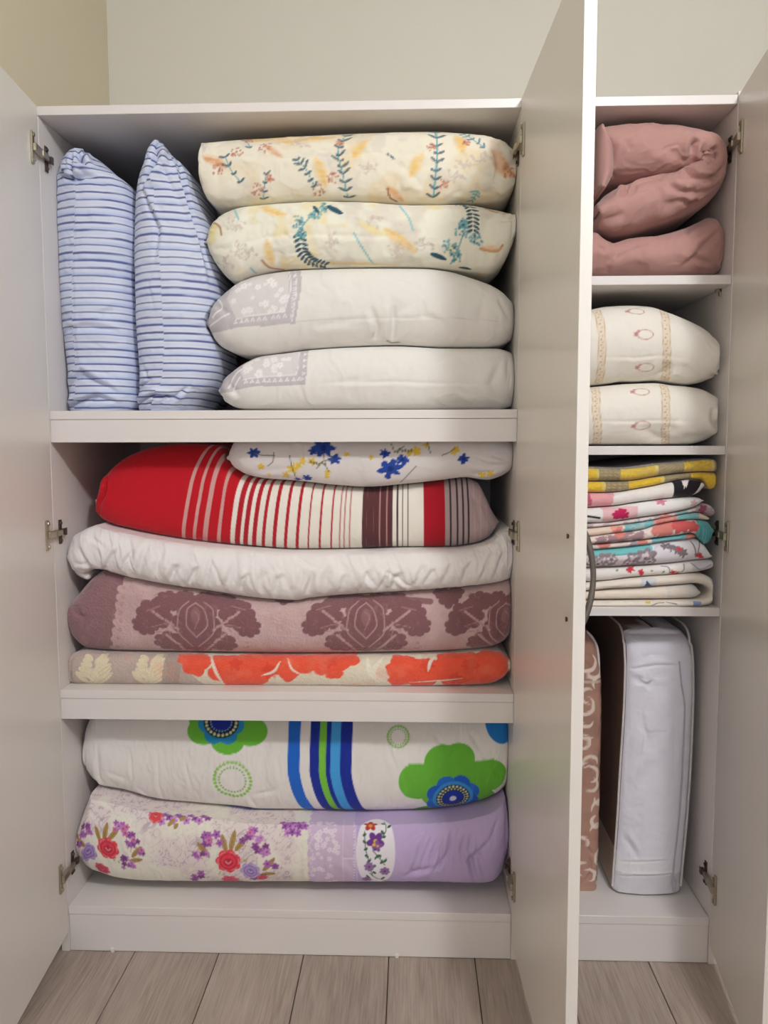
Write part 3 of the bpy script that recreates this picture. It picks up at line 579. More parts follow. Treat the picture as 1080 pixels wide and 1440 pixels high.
Dp.displace(lambda U, V, p: f(U, V, p)+wrinkle(.004, 9, 7, 16)(U, V, p))
tag(Dp.clamp(S1, under=[Cc]).build('pillow', SATEEN), 'flatter white pillow with grey lace corner, lying directly on the shelf', 'pillow', G_TOP)

def ticking(c, seam, seed, ph=0):
    s0 = c.at(*seam[0]); s1 = c.at(*seam[1])
    def f(u, v):
        x = v; t = np.interp(u, [min(s0[0], s1[0]), max(s0[0], s1[0])], [s0[1], s1[1]] if s0[0] < s1[0] else [s1[1], s0[1]])
        return u+.004*(fbm(u*3, v*5, seed)-.5)+.0022*(v > t)+.022*(v-t)**2*0
    U, V = c.P[:, 0], c.P[:, 1]; w_ = f(U, V)+ph; k = np.floor(w_/.0155).astype(int); q = w_/.0155-k
    i = np.arange(len(U))
    c.mix(i, .6*(sstep(.16, .22, q)*(1-sstep(.44, .5, q)))*(k % 2 == 0), (172, 188, 226))
    c.mix(i, .35*(sstep(.5, .55, q)*(1-sstep(.7, .75, q))), (186, 200, 232))
    d = np.abs(q-.12); c.mix(i, .92*(1-sstep(.085, .13, d)), (72, 82, 142))
TICK = (212, 218, 236)
P1 = Soft().vertical([(90, 205), (80, 212), (72, 222), (67, 240), (64, 280), (64, 320), (68, 389), (76, 461), (83, 530), (84, 556), (82, 574)],
    [(110, 203), (128, 214), (148, 232), (168, 248), (178, 270), (181, 320), (178, 389), (181, 461), (184, 530), (184, 556), (180, 574)], YR, yf=.045, yb=.47, b=.07, k1=.85, ends=(.012, .001), erec=(.01, .03), elen=(.06, .10), taper=.3, taper_at=.2, nf=96, dz=.0017)
c = P1.canvas(TICK); ticking(c, ((104, 560), (100, 240)), 3)
f = folds(c, [[(74, 232), (92, 246), (103, 252), (116, 244), (140, 250), -.022, .006], [(92, 206), (98, 232), (104, 248), -.016, .004], [(108, 206), (112, 222), (126, 236), -.016, .004], [(120, 210), (108, 236), -.012, .004], [(84, 214), (92, 236), -.006, .003], [(101, 260), (102, 400), (106, 540), -.002, .002],
    [(80, 462), (120, 458), (150, 462), (172, 470), -.007, .004], [(80, 466), (120, 466), (160, 472), .004, .004], [(90, 544), (112, 522), (140, 540), (170, 556), -.016, .005], [(84, 560), (104, 566), (140, 560), (170, 570), -.016, .004], [(90, 572), (110, 560), -.006, .003], [(120, 572), (135, 556), -.006, .003], [(130, 440), (170, 436), -.004, .005]])
P1.displace(lambda U, V, p: f(U, V, p)+wrinkle(.004, 12, 14, 7, .001)(U, V, p))
G_TK = 'striped pillows standing on end'
tag(P1.clamp(S1).build('pillow', FAB), 'blue striped pillow standing on end against the side panel', 'pillow', G_TK)
P2 = Soft().vertical([(212, 196), (203, 206), (194, 220), (185, 244), (180, 280), (178, 317), (179, 425), (184, 500), (186, 530), (182, 560), (180, 574)],
    [(224, 196), (236, 210), (250, 222), (266, 246), (279, 290), (290, 335), (300, 390), (303, 440), (303, 500), (292, 540), (272, 560), (262, 574)], YR, yf=.035, yb=.47, b=.085, k1=.9, ends=(.010, .001), erec=(.03, .03), elen=(.10, .10), taper=.55, taper_at=.35, nf=110, dz=.0017)
c = P2.canvas(TICK); ticking(c, ((216, 560), (214, 260)), 31, .006)
f = folds(c, [[(226, 200), (214, 232), (197, 262), -.024, .005], [(219, 204), (222, 226), (236, 250), (256, 290), -.006, .004], [(232, 210), (252, 256), (276, 330), (296, 420), .012, .005], [(238, 210), (260, 262), (282, 336), -.006, .004], [(196, 250), (208, 290), (222, 322), (216, 370), -.012, .004], [(217, 370), (210, 400), (216, 440), -.003, .003],
    [(190, 545), (210, 535), (200, 515), -.007, .004], [(184, 562), (216, 556), (250, 562), -.018, .004], [(270, 545), (240, 570), -.007, .004], [(206, 572), (220, 562), -.006, .003], [(228, 572), (236, 558), -.006, .003], [(215, 450), (290, 460), -.002, .006]])
P2.displace(lambda U, V, p: f(U, V, p)+wrinkle(.004, 12, 12, 17, .001)(U, V, p))
tag(P2.clamp(S1, left_of=[(B, .062), (Cc, .062), (Dp, .05)], right_of=[P1]).build('pillow', FAB), 'blue striped pillow standing on end beside the stack of lying pillows', 'pillow', G_TK)

# ------------------------------------------------------------------ wide section, middle compartment
E_ = Soft().horizontal([(317, 640), (325, 622), (340, 606), (380, 596), (500, 592), (620, 594), (690, 600), (722, 616)],
    [(317, 648), (327, 660), (345, 669), (370, 674), (413, 677), (467, 683), (517, 686), (567, 682), (620, 676.5), (655, 672.5), (687, 676), (706, 671), (722, 662)], YR, yf=.05, yb=.44, b=.04, ends=(.004, .004), erec=(.05, .02), elen=(.06, .05), taper=.5, taper_at=.3)
c = E_.canvas((222, 216, 214)); BL = (44, 74, 158); YL = (226, 192, 76); GRN = (92, 92, 70)
for (px, py, r_, s) in ((358, 638, 9, 1), (455, 630, 17, 2), (441, 634, 8, 21), (471, 647, 9, 3), (432, 672, 8, 4), (419, 675, 6, 5), (549, 659, 17, 6), (565, 647, 10, 61), (541, 636, 8, 7), (652, 645, 9, 8)): c.star((px, py), r_, 6, BL, rot=s, inner=.6, wob=.25, seed=s, sy=.8); c.ellipse((px, py), r_*.25, None, 0, (28, 46, 110), .8)
for (px, py, r_) in ((368, 658, 6), (412, 661, 8), (402, 668, 6), (420, 655, 5), (440, 651, 6), (426, 650, 6), (461, 664, 5), (460, 670, 4), (489, 639, 4), (522, 643, 4), (585, 633, 7), (576, 636, 5), (640, 631, 6), (637, 636, 5), (600, 626, 5), (678, 668, 5), (690, 666, 6), (378, 668, 3)): c.star((px, py), r_, 5, YL, rot=px, inner=.5, wob=.3, seed=px)
for pts in ([(358, 638), (372, 642), (386, 641)], [(386, 636), (384, 648), (376, 656)], [(408, 642), (410, 655), (416, 672)], [(455, 640), (458, 655), (462, 664)], [(471, 647), (455, 650), (446, 660)], [(555, 634), (549, 624)], [(555, 636), (568, 628)], [(600, 620), (604, 638)], [(584, 657), (572, 670), (563, 678)], [(622, 640), (632, 634), (640, 630)]): c.stroke(pts, 1.5, GRN, .85)
for k in range(6): c.ellipse((437+k*4, 651+(k % 2)*2), 2, None, 0, (120, 118, 84)); c.ellipse((558+k*4, 634-(k % 2)*2), 2, None, 0, (120, 118, 84))
f = folds(c, [[(640, 640), (690, 655), (720, 652), -.007, .005], [(690, 640), (716, 648), -.006, .004], [(560, 641), (500, 645), -.002, .003], [(350, 664), (420, 660), -.003, .006], [(660, 668), (700, 660), -.006, .004]])
E_.displace(lambda U, V, p: f(U, V, p)+wrinkle(.003, 10, 8, 21)(U, V, p))
tag(E_.clamp(None).build('pillow', FAB), 'thin white pillow printed with blue and yellow flowers, lying on the red bundle', 'pillow')

Fd = Soft().horizontal([(124, 712), (128, 694), (136, 672), (150, 655), (172, 640), (200, 630), (240, 624), (300, 626), (327, 660.5), (345, 669.5), (370, 674.5), (413, 677.5), (467, 683.5), (517, 686.5), (567, 682.5), (620, 677), (655, 673), (674, 680), (686, 700), (696, 722), (703, 733)],
    [(124, 728), (137, 737), (177, 748), (227, 758), (293, 767), (360, 773), (417, 776.5), (500, 775.5), (560, 773.5), (633, 773), (665, 769), (685, 763), (697, 754), (703, 742)], .07, yf=.078, yb=.48, b=.05, k1=.82, ends=(.006, .004), erec=(.05, .05), elen=(.07, .06), nf=110, dx=.0011)
c = Fd.canvas((190, 26, 38)); RED = (190, 26, 38); CRM = (236, 226, 214); PG = (206, 158, 152); BRN = (92, 54, 56); TAU = (176, 158, 158); BK = (72, 54, 62)
x_of = lambda px: c.at(px, 732)[0]
U, V = c.P[:, 0], c.P[:, 1]; v0 = c.at(450, 732)[1]; lean = np.interp(U, [x_of(265), x_of(400), x_of(520), x_of(690)], [.22, .12, .02, -.04]); us = U-lean*(V-v0)-np.interp(U, [x_of(265), x_of(400)], [2.2, 0])*np.clip(V-v0-.02, 0, .1)**2
def band(a, b_, rgb, al=1): i = np.arange(len(U)); xa, xb = x_of(a), x_of(b_); c.mix(i, al*np.clip((us-xa)/.0012+.5, 0, 1)*np.clip((xb-us)/.0012+.5, 0, 1), rgb)
for a, b_ in ((265.5, 270.5), (281, 286), (296, 301), (311, 316)): band(a, b_, PG)
band(328, 596, CRM)
for a, b_ in ((333.5, 340.5), (346, 352.5), (358, 364), (370, 376), (386, 391.5), (402, 406.5), (417, 421), (433, 436.5), (449, 452.5), (464.5, 468)): band(a, b_, (176, 34, 46))
for a in (476, 483.5, 491): band(a, a+2.0, (190, 130, 128))
band(509, 552, BRN)
for a in (513.5, 523.5, 533, 543): band(a, a+1.8, (176, 132, 128))
for a in (557.5, 565.5, 573): band(a, a+2.6, BK)
band(596, 626, (172, 26, 42)); band(626, 760, TAU)
for a in (632.5, 642, 650, 657.5): band(a, a+2.6, BK)
for a in (666, 675, 684): band(a, a+2.5, (196, 160, 164))
f = folds(c, [[(152, 662), (148, 690), (136, 716), -.010, .004], [(156, 664), (150, 700), (142, 730), .005, .004], [(640, 690), (690, 725), -.003, .008], [(663, 685), (676, 740), -.003, .006], [(420, 700), (500, 705), -.002, .006], [(190, 720), (300, 735), -.002, .01]])
Fd.displace(lambda U, V, p: f(U, V, p)+wrinkle(.003, 7, 7, 22)(U, V, p))
fo = tag(Fd.clamp(under=[E_]).build('folded_duvet', FAB), 'red folded duvet with cream, pink and brown stripes, under the flowered pillow', 'duvet')
X_, Z_ = XZ(126, 707, .06); bm = bmesh.new(); add_box(bm, X_-.006, X_+.006, .108, .1095, Z_-.005, Z_+.004, bev=.0004)
put('care_label', bm_mesh('care_label', bm, mat('white_label', (225, 222, 220), .7, bump=.1)), fo)['label'] = 'small white sewn-in tag'

Gd = Soft()
Gd.horizontal([(97, 772), (101, 758), (110, 748), (122, 742), (137, 738), (177, 748.6), (227, 758.6), (293, 767.6), (360, 773.6), (417, 777), (500, 776), (560, 774), (633, 773.6), (667, 769.5), (690, 761), (706, 750), (722, 744)],
    [(97, 795), (103, 806), (116, 808), (130, 802), (143, 803), (177, 812.5), (227, 822.5), (293, 832.5), (360, 842.5), (417, 846), (433, 843), (500, 837), (567, 833), (633, 828), (700, 821), (722, 816)], YR, yf=.03, yb=.46, b=.045, k1=.9, ends=(.006, .003), erec=(.03, .02), elen=(.06, .04), nf=90, x1=.9895)
c = Gd.canvas((232, 227, 224)); rnd = random.Random(5); ls = []
for k in range(24):
    x = 150+k*24+rnd.uniform(-6, 6); b0 = float(np.interp(x, [150, 360, 433, 567, 722], [806, 840, 842, 831, 815])); t0 = float(np.interp(x, [137, 227, 360, 560, 722], [742, 762, 777, 778, 748]))
    ls.append([(x+rnd.uniform(6, 16), t0+rnd.uniform(8, 30)), (x+rnd.uniform(-2, 5), (t0+b0)/2+8), (x-rnd.uniform(2, 8), b0-4), -rnd.uniform(.005, .012), rnd.uniform(.003, .006)])
ls += [[(110, 765), (122, 790), (134, 800), -.006, .004], [(106, 790), (130, 796), -.005, .003], [(412, 778), (430, 792), (450, 800), -.006, .004], [(680, 800), (692, 775), (684, 764), -.006, .004], [(120, 752), (150, 775), -.004, .004], [(505, 790), (520, 815), (530, 825), -.007, .004], [(540, 800), (580, 826), -.006, .003]]
f = folds(c, ls); Gd.displace(lambda U, V, p: f(U, V, p)+wrinkle(.0055, 26, 6, 23, .0012)(U+V*.3, V, p))
Gd.ribbon([(118, 812, 7), (108, 806, 9), (103, 796, 10), (100, 786, 9)], YR, yf=.062, yb=.44, b=.03, ends=(.008, .006), nf=40)
c = Gd.canvas((226, 220, 218), 1)
tag(Gd.clamp(under=[Fd]).build('folded_duvet', SATEEN), 'plain white folded duvet squeezed under the red striped one', 'duvet')

Hd = Soft().horizontal([(91, 852), (97, 846), (106, 836), (116, 824), (128, 812), (143, 804), (177, 813.2), (227, 823.2), (293, 833.2), (360, 843.2), (417, 846.7), (433, 843.7), (500, 837.7), (567, 833.7), (633, 828.7), (700, 821.7), (721, 817)],
    [(91, 868), (95, 884), (104, 904), (118, 915), (150, 918), (227, 919.5), (393, 921.5), (567, 920.5), (640, 918), (683, 914.5), (708, 907), (721, 897)], YR, yf=.04, yb=.46, b=.045, k1=.88, ends=(.004, .003), erec=(.03, .02), elen=(.06, .04), nf=100, dx=.0017, x1=.9895)
c = Hd.canvas((202, 172, 170)); DK = (132, 92, 96); LT = (190, 152, 150)
c.noise(9, .5, .75, (186, 154, 152), .5, seed=2); c.noise(60, .5, .8, (208, 184, 180), .35, seed=4)
# left end: dark border with a scalloped edge
c.poly([(60, 790), (176, 790), (172, 822), (170, 840), (162, 855), (166, 872), (158, 890), (160, 930), (60, 930)], DK, .85)
for k in range(8): c.ellipse((170-k*1.5, 828+k*12), 6, None, 0, (200, 170, 167)); c.ellipse((173-k*1.2, 826+k*12), 3.2, None, 0, LT)
c.noise(12, .45, .7, (176, 140, 140), .35, seed=12)
def damask(px, py, s=1.0):
    for dx, dy, r_, sy in ((-58, -8, 27, .85), (58, -8, 27, .85), (-72, 8, 20, .8), (72, 8, 20, .8), (-40, -28, 20, .8), (40, -28, 20, .8), (-34, 32, 26, .7), (34, 32, 26, .7), (0, 6, 36, 1.15), (0, 36, 28, .6), (-15, -32, 15, .8), (15, -32, 15, .8)):
        c.star((px+dx*s, py+dy*s), r_*s*1.02, 8, DK, rot=dx, inner=.80, sharp=.6, sy=sy)
    for g in (-1, 1):
        for j in range(9):
            t = j/8; c.ellipse((px+g*(26+34*t)*s, py+(14-26*t)*s), 3.2*s, 2.0*s, g*.6, LT); c.ellipse((px+g*(14+26*t)*s, py+(44-22*t)*s), 3.2*s, 2.0*s, g*.6, LT)
        c.stroke([(px+g*4*s, py+38*s), (px+g*26*s, py+14*s), (px+g*24*s, py-14*s), (px+g*10*s, py-28*s)], 1.8*s, LT, .9)
        c.stroke([(px, py+26*s), (px+g*15*s, py+6*s), (px+g*12*s, py-14*s), (px, py-24*s)], 1.8*s, LT, .9)
        c.stroke([(px+g*62*s, py+10*s), (px+g*44*s, py+6*s), (px+g*34*s, py+26*s)], 1.3*s, LT, .6); c.stroke([(px+g*70*s, py-14*s), (px+g*50*s, py-20*s)], 1.3*s, LT, .6)
    rr = random.Random(5)
    for k in range(60): x_, y_ = rr.uniform(-75, 75), rr.uniform(-38, 42); c.ellipse((px+x_*s, py+y_*s), rr.uniform(1.5, 5)*s, rr.uniform(1, 2.5)*s, rr.random()*3, (152, 114, 114), .45)
    c.ellipse((px, py-6*s), 7*s, 12*s, 0, (150, 108, 110)); c.stroke([(px-2, py+14*s), (px+5*s, py-4*s), (px-1, py-12*s)], 1.2*s, LT, .6)
damask(275, 872); damask(515, 872); damask(712, 872, .95)
for px in (400, 631): c.star((px, 842), 15, 5, DK, rot=1.6, inner=.7); c.star((px-10, 832), 13, 6, DK, inner=.8); c.star((px+10, 832), 13, 6, DK, inner=.8)
for px in (295, 560): c.stroke([(px-50, 838), (px, 842), (px+45, 846)], 9, DK, .9)
f = folds(c, [[(100, 850), (118, 870), (112, 904), -.006, .006], [(640, 850), (660, 880), (640, 905), -.004, .009], [(690, 840), (705, 880), (696, 905), -.005, .006], [(150, 850), (180, 880), -.003, .008], [(380, 870), (400, 905), -.003, .01]])
Hd.displace(lambda U, V, p: f(U, V, p)+wrinkle(.0035, 8, 7, 24)(U, V, p))
tag(Hd.clamp(under=[Gd]).build('folded_blanket', FLEECE), 'mauve fleece blanket with dark damask medallions, folded under the plain white duvet', 'blanket', 'folded fleece blankets on the middle shelf')

ID = Soft().horizontal([(93, 932), (100, 921), (118, 916), (150, 918.8), (227, 920.2), (393, 922.2), (567, 921.2), (640, 918.7), (683, 915.5), (702, 917), (714, 926)],
    [(93, 953), (100, 961), (118, 962.8), (300, 964), (500, 965), (660, 964), (690, 961.5), (706, 955), (714, 948)], YR, yf=.035, yb=.46, b=.028, k1=.9, ends=(.012, .008), erec=(.015, .02), elen=(.03, .04), nf=64, dx=.0017)
c = ID.canvas((190, 172, 160)); CO = (240, 88, 62); CW = (226, 214, 182)
for px, s_ in ((128, 1), (206, 1)):
    for j in range(5): c.leaf((px+2*j, 964-j*7), (px+30-j*1.5, 946-j*7), 9, CW, .95); c.leaf((px-2+j, 962-j*8), (px-20+j*3, 944-j*6), 9, CW, .95); c.stroke([(px+2*j, 964-j*7), (px+28-j, 947-j*7)], 1.2, (188, 176, 140), .6)
    c.stroke([(px-4, 966), (px+4, 945), (px+16, 920)], 5, CW, .95); c.ellipse((px+2, 950), 9, 12, .4, CW, .8); c.ellipse((px+14, 930), 10, 8, .4, CW, .8)
c.poly([(250, 915), (262, 940), (300, 970), (720, 970), (720, 915)], (222, 212, 190))
for px in (238,): c.poly([(px, 915), (px+26, 915), (px+14, 970), (px-10, 970)], (168, 150, 140), .8)
for (px, py, r_, s) in ((275, 930, 22, 1), (262, 924, 14, 2), (320, 938, 28, 3), (360, 934, 34, 4), (402, 932, 28, 5), (345, 956, 24, 6), (455, 926, 26, 7), (430, 928, 20, 8), (485, 922, 22, 9), (470, 940, 16, 19), (565, 938, 24, 10), (590, 950, 28, 11), (640, 940, 34, 12), (690, 938, 32, 13), (560, 958, 14, 14), (668, 950, 24, 15)): c.star((px, py), r_, 5, CO, rot=s*1.3, inner=.82, wob=.12, seed=s)
for (px, py, r_, s) in ((330, 934, 10, 1), (380, 944, 12, 2), (465, 930, 9, 3), (600, 934, 11, 4), (660, 938, 14, 5), (640, 954, 9, 6)): c.star((px, py), r_, 5, (212, 62, 46), rot=s, inner=.6, wob=.3, seed=s, a=.55)
for pts, w_ in (([(296, 920), (302, 940), (318, 964)], 4.5), ([(368, 950), (385, 944), (394, 930)], 4), ([(602, 944), (606, 930), (612, 924)], 5), ([(540, 922), (526, 945), (534, 960)], 8), ([(516, 922), (520, 945), (545, 960)], 7), ([(575, 960), (620, 957), (650, 954)], 2), ([(425, 950), (410, 940), (405, 924)], 3)): c.stroke(pts, w_, (244, 226, 208), .9, taper=True)
c.noise(30, .5, .8, (250, 140, 112), .25, seed=6)
i = np.nonzero(c.P[:, 0] < .004)[0]; c.mix(i, np.ones(len(i)), (206, 146, 112))
ID.displace(wrinkle(.0025, 9, 9, 25, .0004))
bo = tag(ID.clamp(S2, under=[Hd]).build('folded_blanket', FLEECE), 'thin greige fleece blanket with coral poppies, flat on the middle shelf', 'blanket', 'folded fleece blankets on the middle shelf')

# ------------------------------------------------------------------ wide section, bottom compartment
seamJK = [(118, 1098), (128, 1106), (139, 1114), (169, 1121), (222, 1135), (287, 1141), (332, 1145), (364, 1149), (445, 1149.5), (510, 1150.5), (574, 1149.5), (623, 1146.5), (672, 1138), (700, 1126), (718, 1112)]
J = Soft().horizontal([(112, 1052), (114, 1030), (120, 1012), (132, 1000), (200, 994), (400, 992), (600, 994), (718, 1000)],
    [(112, 1082), (118, 1098)]+seamJK[2:], .085, yf=.078, yb=.48, b=.055, k1=.8, ends=(.004, .003), erec=(.03, .01), elen=(.06, .03), nf=140, dx=.0014, x1=.9895)
c = J.canvas((234, 228, 222)); U, V = c.P[:, 0], c.P[:, 1]
kx = lambda px: c.at(px, 1085)[0]; v0 = c.at(450, 1085)[1]; dv = V-v0; shift = np.where(dv < 0, -dv*.10+dv*dv*1.6, dv*dv*.0+dv*.03); us = U-shift
def jb(a, b_, rgb): c.mix(np.arange(len(U)), np.clip((us-kx(a))/.0014+.5, 0, 1)*np.clip((kx(b_)-us)/.0014+.5, 0, 1), rgb)
NV, BB, LB, GG = (32, 50, 150), (38, 104, 200), (72, 160, 222), (122, 196, 66)
jb(404, 421, BB); jb(434, 496, NV); jb(449.5, 458, GG); jb(465, 478, LB)
def bigflower(px, py, s, petals):
    for dx, dy, rx, ry, a in petals: c.ellipse((px+dx*s, py+dy*s), rx*s, ry*s, a, (108, 186, 62))
def blueflower(px, py, r_):
    p = c.at(px, py)
    for k in range(8): q = k*math.pi/4+.39; c.ellipse((p[0]+r_*.62*M_PX*math.cos(q), p[1]+r_*.62*M_PX*math.sin(q)), r_*.36*M_PX, r_*.36*M_PX, 0, (36, 96, 196) if k % 2 else (44, 112, 206), px=False)
    c.ellipse(p, r_*.72*M_PX, r_*.72*M_PX, 0, (62, 150, 214), px=False); c.ellipse(p, r_*.6*M_PX, r_*.6*M_PX, 0, (36, 56, 120), px=False)
    for R, n, rr in ((.52, 24, .045), (.42, 22, .03)):
        for k in range(n): q = 6.2832*k/n; c.ellipse((p[0]+r_*R*M_PX*math.cos(q), p[1]+r_*R*M_PX*math.sin(q)), r_*rr*M_PX, r_*rr*M_PX, 0, (216, 220, 130), px=False)
    c.ellipse(p, r_*.34*M_PX, r_*.34*M_PX, 0, (34, 60, 170), px=False); c.ellipse(p, r_*.12*M_PX, r_*.12*M_PX, 0, (220, 222, 232), px=False)
bigflower(636, 1112, 1, [(-14, -40, 27, 27, 0), (8, -44, 25, 25, 0), (-50, -12, 27, 30, 0), (48, -20, 32, 27, -.5), (30, -10, 36, 30, 0), (0, 0, 48, 40, 0), (-30, 34, 30, 24, 0), (-8, 30, 46, 26, 0), (40, 12, 22, 22, 0)]); blueflower(637, 1123, 42)
bigflower(312, 1020, 1, [(-26, 8, 24, 20, 0), (38, 8, 28, 22, 0), (8, 22, 25, 20, 0), (0, -10, 50, 30, 0)])
p = c.at(312, 1020)
for k in range(6): q = k*math.pi/3; c.ellipse((p[0]+.031*math.cos(q), p[1]+.004+.027*math.sin(q)), .022, .02, 0, (44, 140, 190), px=False)
c.ellipse((p[0], p[1]+.008), .040, .034, 0, (30, 44, 84), px=False); c.ellipse((p[0], p[1]+.012), .026, .022, 0, (34, 52, 150), px=False)
for k in range(22): q = 6.2832*k/22; c.ellipse((p[0]+.034*math.cos(q), p[1]+.008+.028*math.sin(q)), .0032, .0032, 0, (216, 220, 150), px=False); c.ellipse((p[0]+.024*math.cos(q), p[1]+.009+.020*math.sin(q)), .0016, .0016, 0, (150, 180, 200), px=False)
c.dots((327, 1097), 27.5, 28, 2.7, (150, 200, 92)); c.dots((327, 1097), 20, 26, 1.7, (146, 192, 96)); c.dots((560, 1036), 15.5, 24, 2, (150, 196, 110)); c.dots((560, 1036), 11.5, 20, 1.2, (150, 190, 120))
c.ellipse((718, 1004), 40, 42, 0, (40, 124, 200)); c.ellipse((717, 1146), 36, 30, 0, NV)
for px, py, rx in ((345, 1138, 24), (384, 1145, 22), (326, 1138, 12)): c.ellipse((px, py), rx, 10, -.15, (44, 100, 200))
ls = [[(118, 1050), (119, 1085), (140, 1108), -.004, .004], [(137, 1050), (139, 1092), (158, 1116), -.005, .004], [(184, 1060), (186, 1095), (180, 1118), -.004, .003], [(222, 1060), (223, 1100), (232, 1130), -.004, .003], [(193, 1108), (226, 1130), -.006, .004], [(262, 1070), (270, 1110), -.004, .003], [(545, 1050), (560, 1090), -.003, .004], [(610, 1030), (628, 1060), -.004, .004], [(660, 1030), (680, 1060), -.004, .004], [(350, 1118), (366, 1140), -.005, .004], [(352, 1120), (390, 1112), -.003, .005], [(388, 1060), (394, 1100), -.003, .004], [(520, 1060), (516, 1110), -.003, .005], [(690, 1080), (712, 1095), -.004, .005], [(150, 1085), (180, 1098), -.003, .005], [(300, 1060), (306, 1120), -.002, .003]]
f = folds(c, ls); J.displace(lambda U, V, p: f(U, V, p)+wrinkle(.0035, 16, 6, 26, .0008)(U, V, p))
tag(J.clamp(None).build('folded_duvet', FAB), 'white folded duvet with green and blue flowers and blue stripes, above the rose bundle', 'duvet')

K = Soft().horizontal([(108, 1175), (113, 1150), (122, 1124), (130, 1109), (139, 1114.8), (169, 1121.8), (222, 1135.8), (287, 1141.8), (332, 1145.8), (364, 1149.8), (445, 1150.3), (510, 1151.3), (574, 1150.3), (623, 1147.3), (672, 1139), (700, 1127), (711, 1124)],
    [(108, 1190), (112, 1206), (124, 1225), (140, 1233), (165, 1241), (200, 1244.5), (400, 1245.5), (500, 1246), (607, 1246), (670, 1248), (692, 1246), (705, 1236), (711, 1222)], YR, yf=.03, yb=.46, b=.055, k1=.85, ends=(.004, .008), erec=(.03, .03), elen=(.05, .05), nf=130, dx=.0015)
c = K.canvas((238, 226, 212)); LAV = (190, 170, 208)
c.noise(11, .38, .52, (222, 206, 206), .7, seed=40)
def scrolls(u, v):
    a = fbm(u*26, v*26, 46, 2); b_ = np.abs(fbm(u*95+6*a, v*95+6*a, 47, 2)-.5)
    return .8*(1-sstep(.02, .07, b_))*sstep(.40, .52, fbm(u*11, v*11, 40, 4))
c.field(scrolls, (186, 166, 178)); c.noise(7, .60, .72, (240, 230, 212), .7, seed=44)
xl = c.at(433, 1200)[0]; c.field(lambda u, v: np.clip((u-xl+.002*np.sin(v*240))/.001+.5, 0, 1), (204, 182, 206))
c.field(lambda u, v: np.clip((u-xl-.1)/.001+.5, 0, 1), LAV)
rnd = random.Random(3)
for k in range(46): c.floret((rnd.uniform(438, 476), rnd.uniform(1150, 1244)), rnd.uniform(2.6, 4.6), (228, 216, 226), (204, 182, 206), 5, rnd.random()*6)
for k in range(26): q = 1150+k*3.9; c.ellipse((437+2.5*math.sin(k*1.1), q), 1.6, None, 0, (222, 206, 220)); c.ellipse((498, q), 1.3, None, 0, (228, 216, 230))
c.stroke([(484, 1146), (484, 1246)], 2, (216, 200, 220), .8); c.stroke([(482, 1208), (500, 1210)], 1.2, (226, 212, 226))
c.ellipse((528, 1198), 28.5, 60, 0, (232, 226, 232)); c.stroke([(500, 1160), (499, 1200), (503, 1240)], 1.6, (214, 198, 220))
GR = (64, 100, 66)
for pts in ([(512, 1168), (513, 1190), (519, 1212), (524, 1232)], [(540, 1150), (543, 1166), (536, 1180)], [(524, 1196), (536, 1210), (542, 1218)], [(520, 1228), (530, 1236), (545, 1240)]): c.stroke(pts, 1.4, GR); q = pts
for px, py, a in ((510, 1176, 1), (515, 1186, -1), (512, 1196, 1), (518, 1206, -1), (516, 1214, 1), (541, 1158, -1), (545, 1164, 1), (541, 1172, -1), (538, 1178, 1), (530, 1206, 1), (538, 1206, -1), (540, 1213, 1), (531, 1209, -1), (535, 1215, 1), (524, 1222, 1), (529, 1231, -1), (536, 1238, 1), (520, 1236, -1)): c.leaf((px, py), (px+5*a, py-4), 4, GR)
c.floret((521, 1159), 10, (178, 60, 50), (226, 160, 60), 5, .3); c.ellipse((521, 1161), 3, None, 0, (222, 150, 60)); c.floret((528, 1183), 13, (108, 62, 138), (226, 176, 60), 5, .9); c.floret((531, 1190), 8, (134, 90, 160), (226, 176, 60), 4, .2); c.ellipse((526, 1188), 2.4, None, 0, (230, 180, 70))
for px, py in ((519, 1221), (541, 1226), (516, 1238)): c.floret((px, py), 7.5, (146, 112, 160), (92, 58, 92), 7, px)
def bouquet(px, py, s, seed):
    rr = random.Random(seed); PU = [(172, 104, 176), (146, 84, 156), (196, 134, 196), (128, 70, 128), (204, 120, 168)]
    for k in range(5): c.berries((px+rr.uniform(-40, 50)*s, py+rr.uniform(-32, 26)*s), 9, 7, (186, 162, 104), seed=k+seed, r=1.3)
    for a in ((0, -18, 6, -42), (6, -18, 22, -34), (-6, -18, -12, -38), (-28, -10, -44, -26), (44, 8, 58, -4), (40, 14, 60, 16)):
        c.leaf((px+a[0]*s, py+a[1]*s+4), (px+a[2]*s, py+a[3]*s), 8*s, (172, 142, 84)); c.stroke([(px+a[0]*s, py+a[1]*s+4), (px+a[2]*s, py+a[3]*s)], .9, (124, 98, 56), .8)
    for cx, cy, n, R in ((-26, -30, 8, 13), (-40, -10, 4, 8), (30, -32, 9, 15), (42, -16, 6, 10), (36, 26, 8, 13), (54, 6, 3, 8), (-40, 22, 6, 11)):
        for k in range(n):
            q = rr.random()*6.28; d = R*math.sqrt(rr.random()); c.floret((px+(cx+d*math.cos(q))*s, py+(cy+d*math.sin(q))*s), rr.uniform(4.2, 6.4)*s, PU[rr.randrange(5)], (106, 56, 112), 5, rr.random()*6)
bouquet(146, 1194, .9, 11); c.rose((124, 1197), 15, (112, 84, 160), (168, 140, 192), (206, 186, 214), 1); c.rose((152, 1193), 17, (178, 36, 64), (220, 70, 84), (240, 150, 150), 2); c.rose((144, 1222), 12, (186, 44, 80), (216, 80, 104), (236, 150, 160), 3)
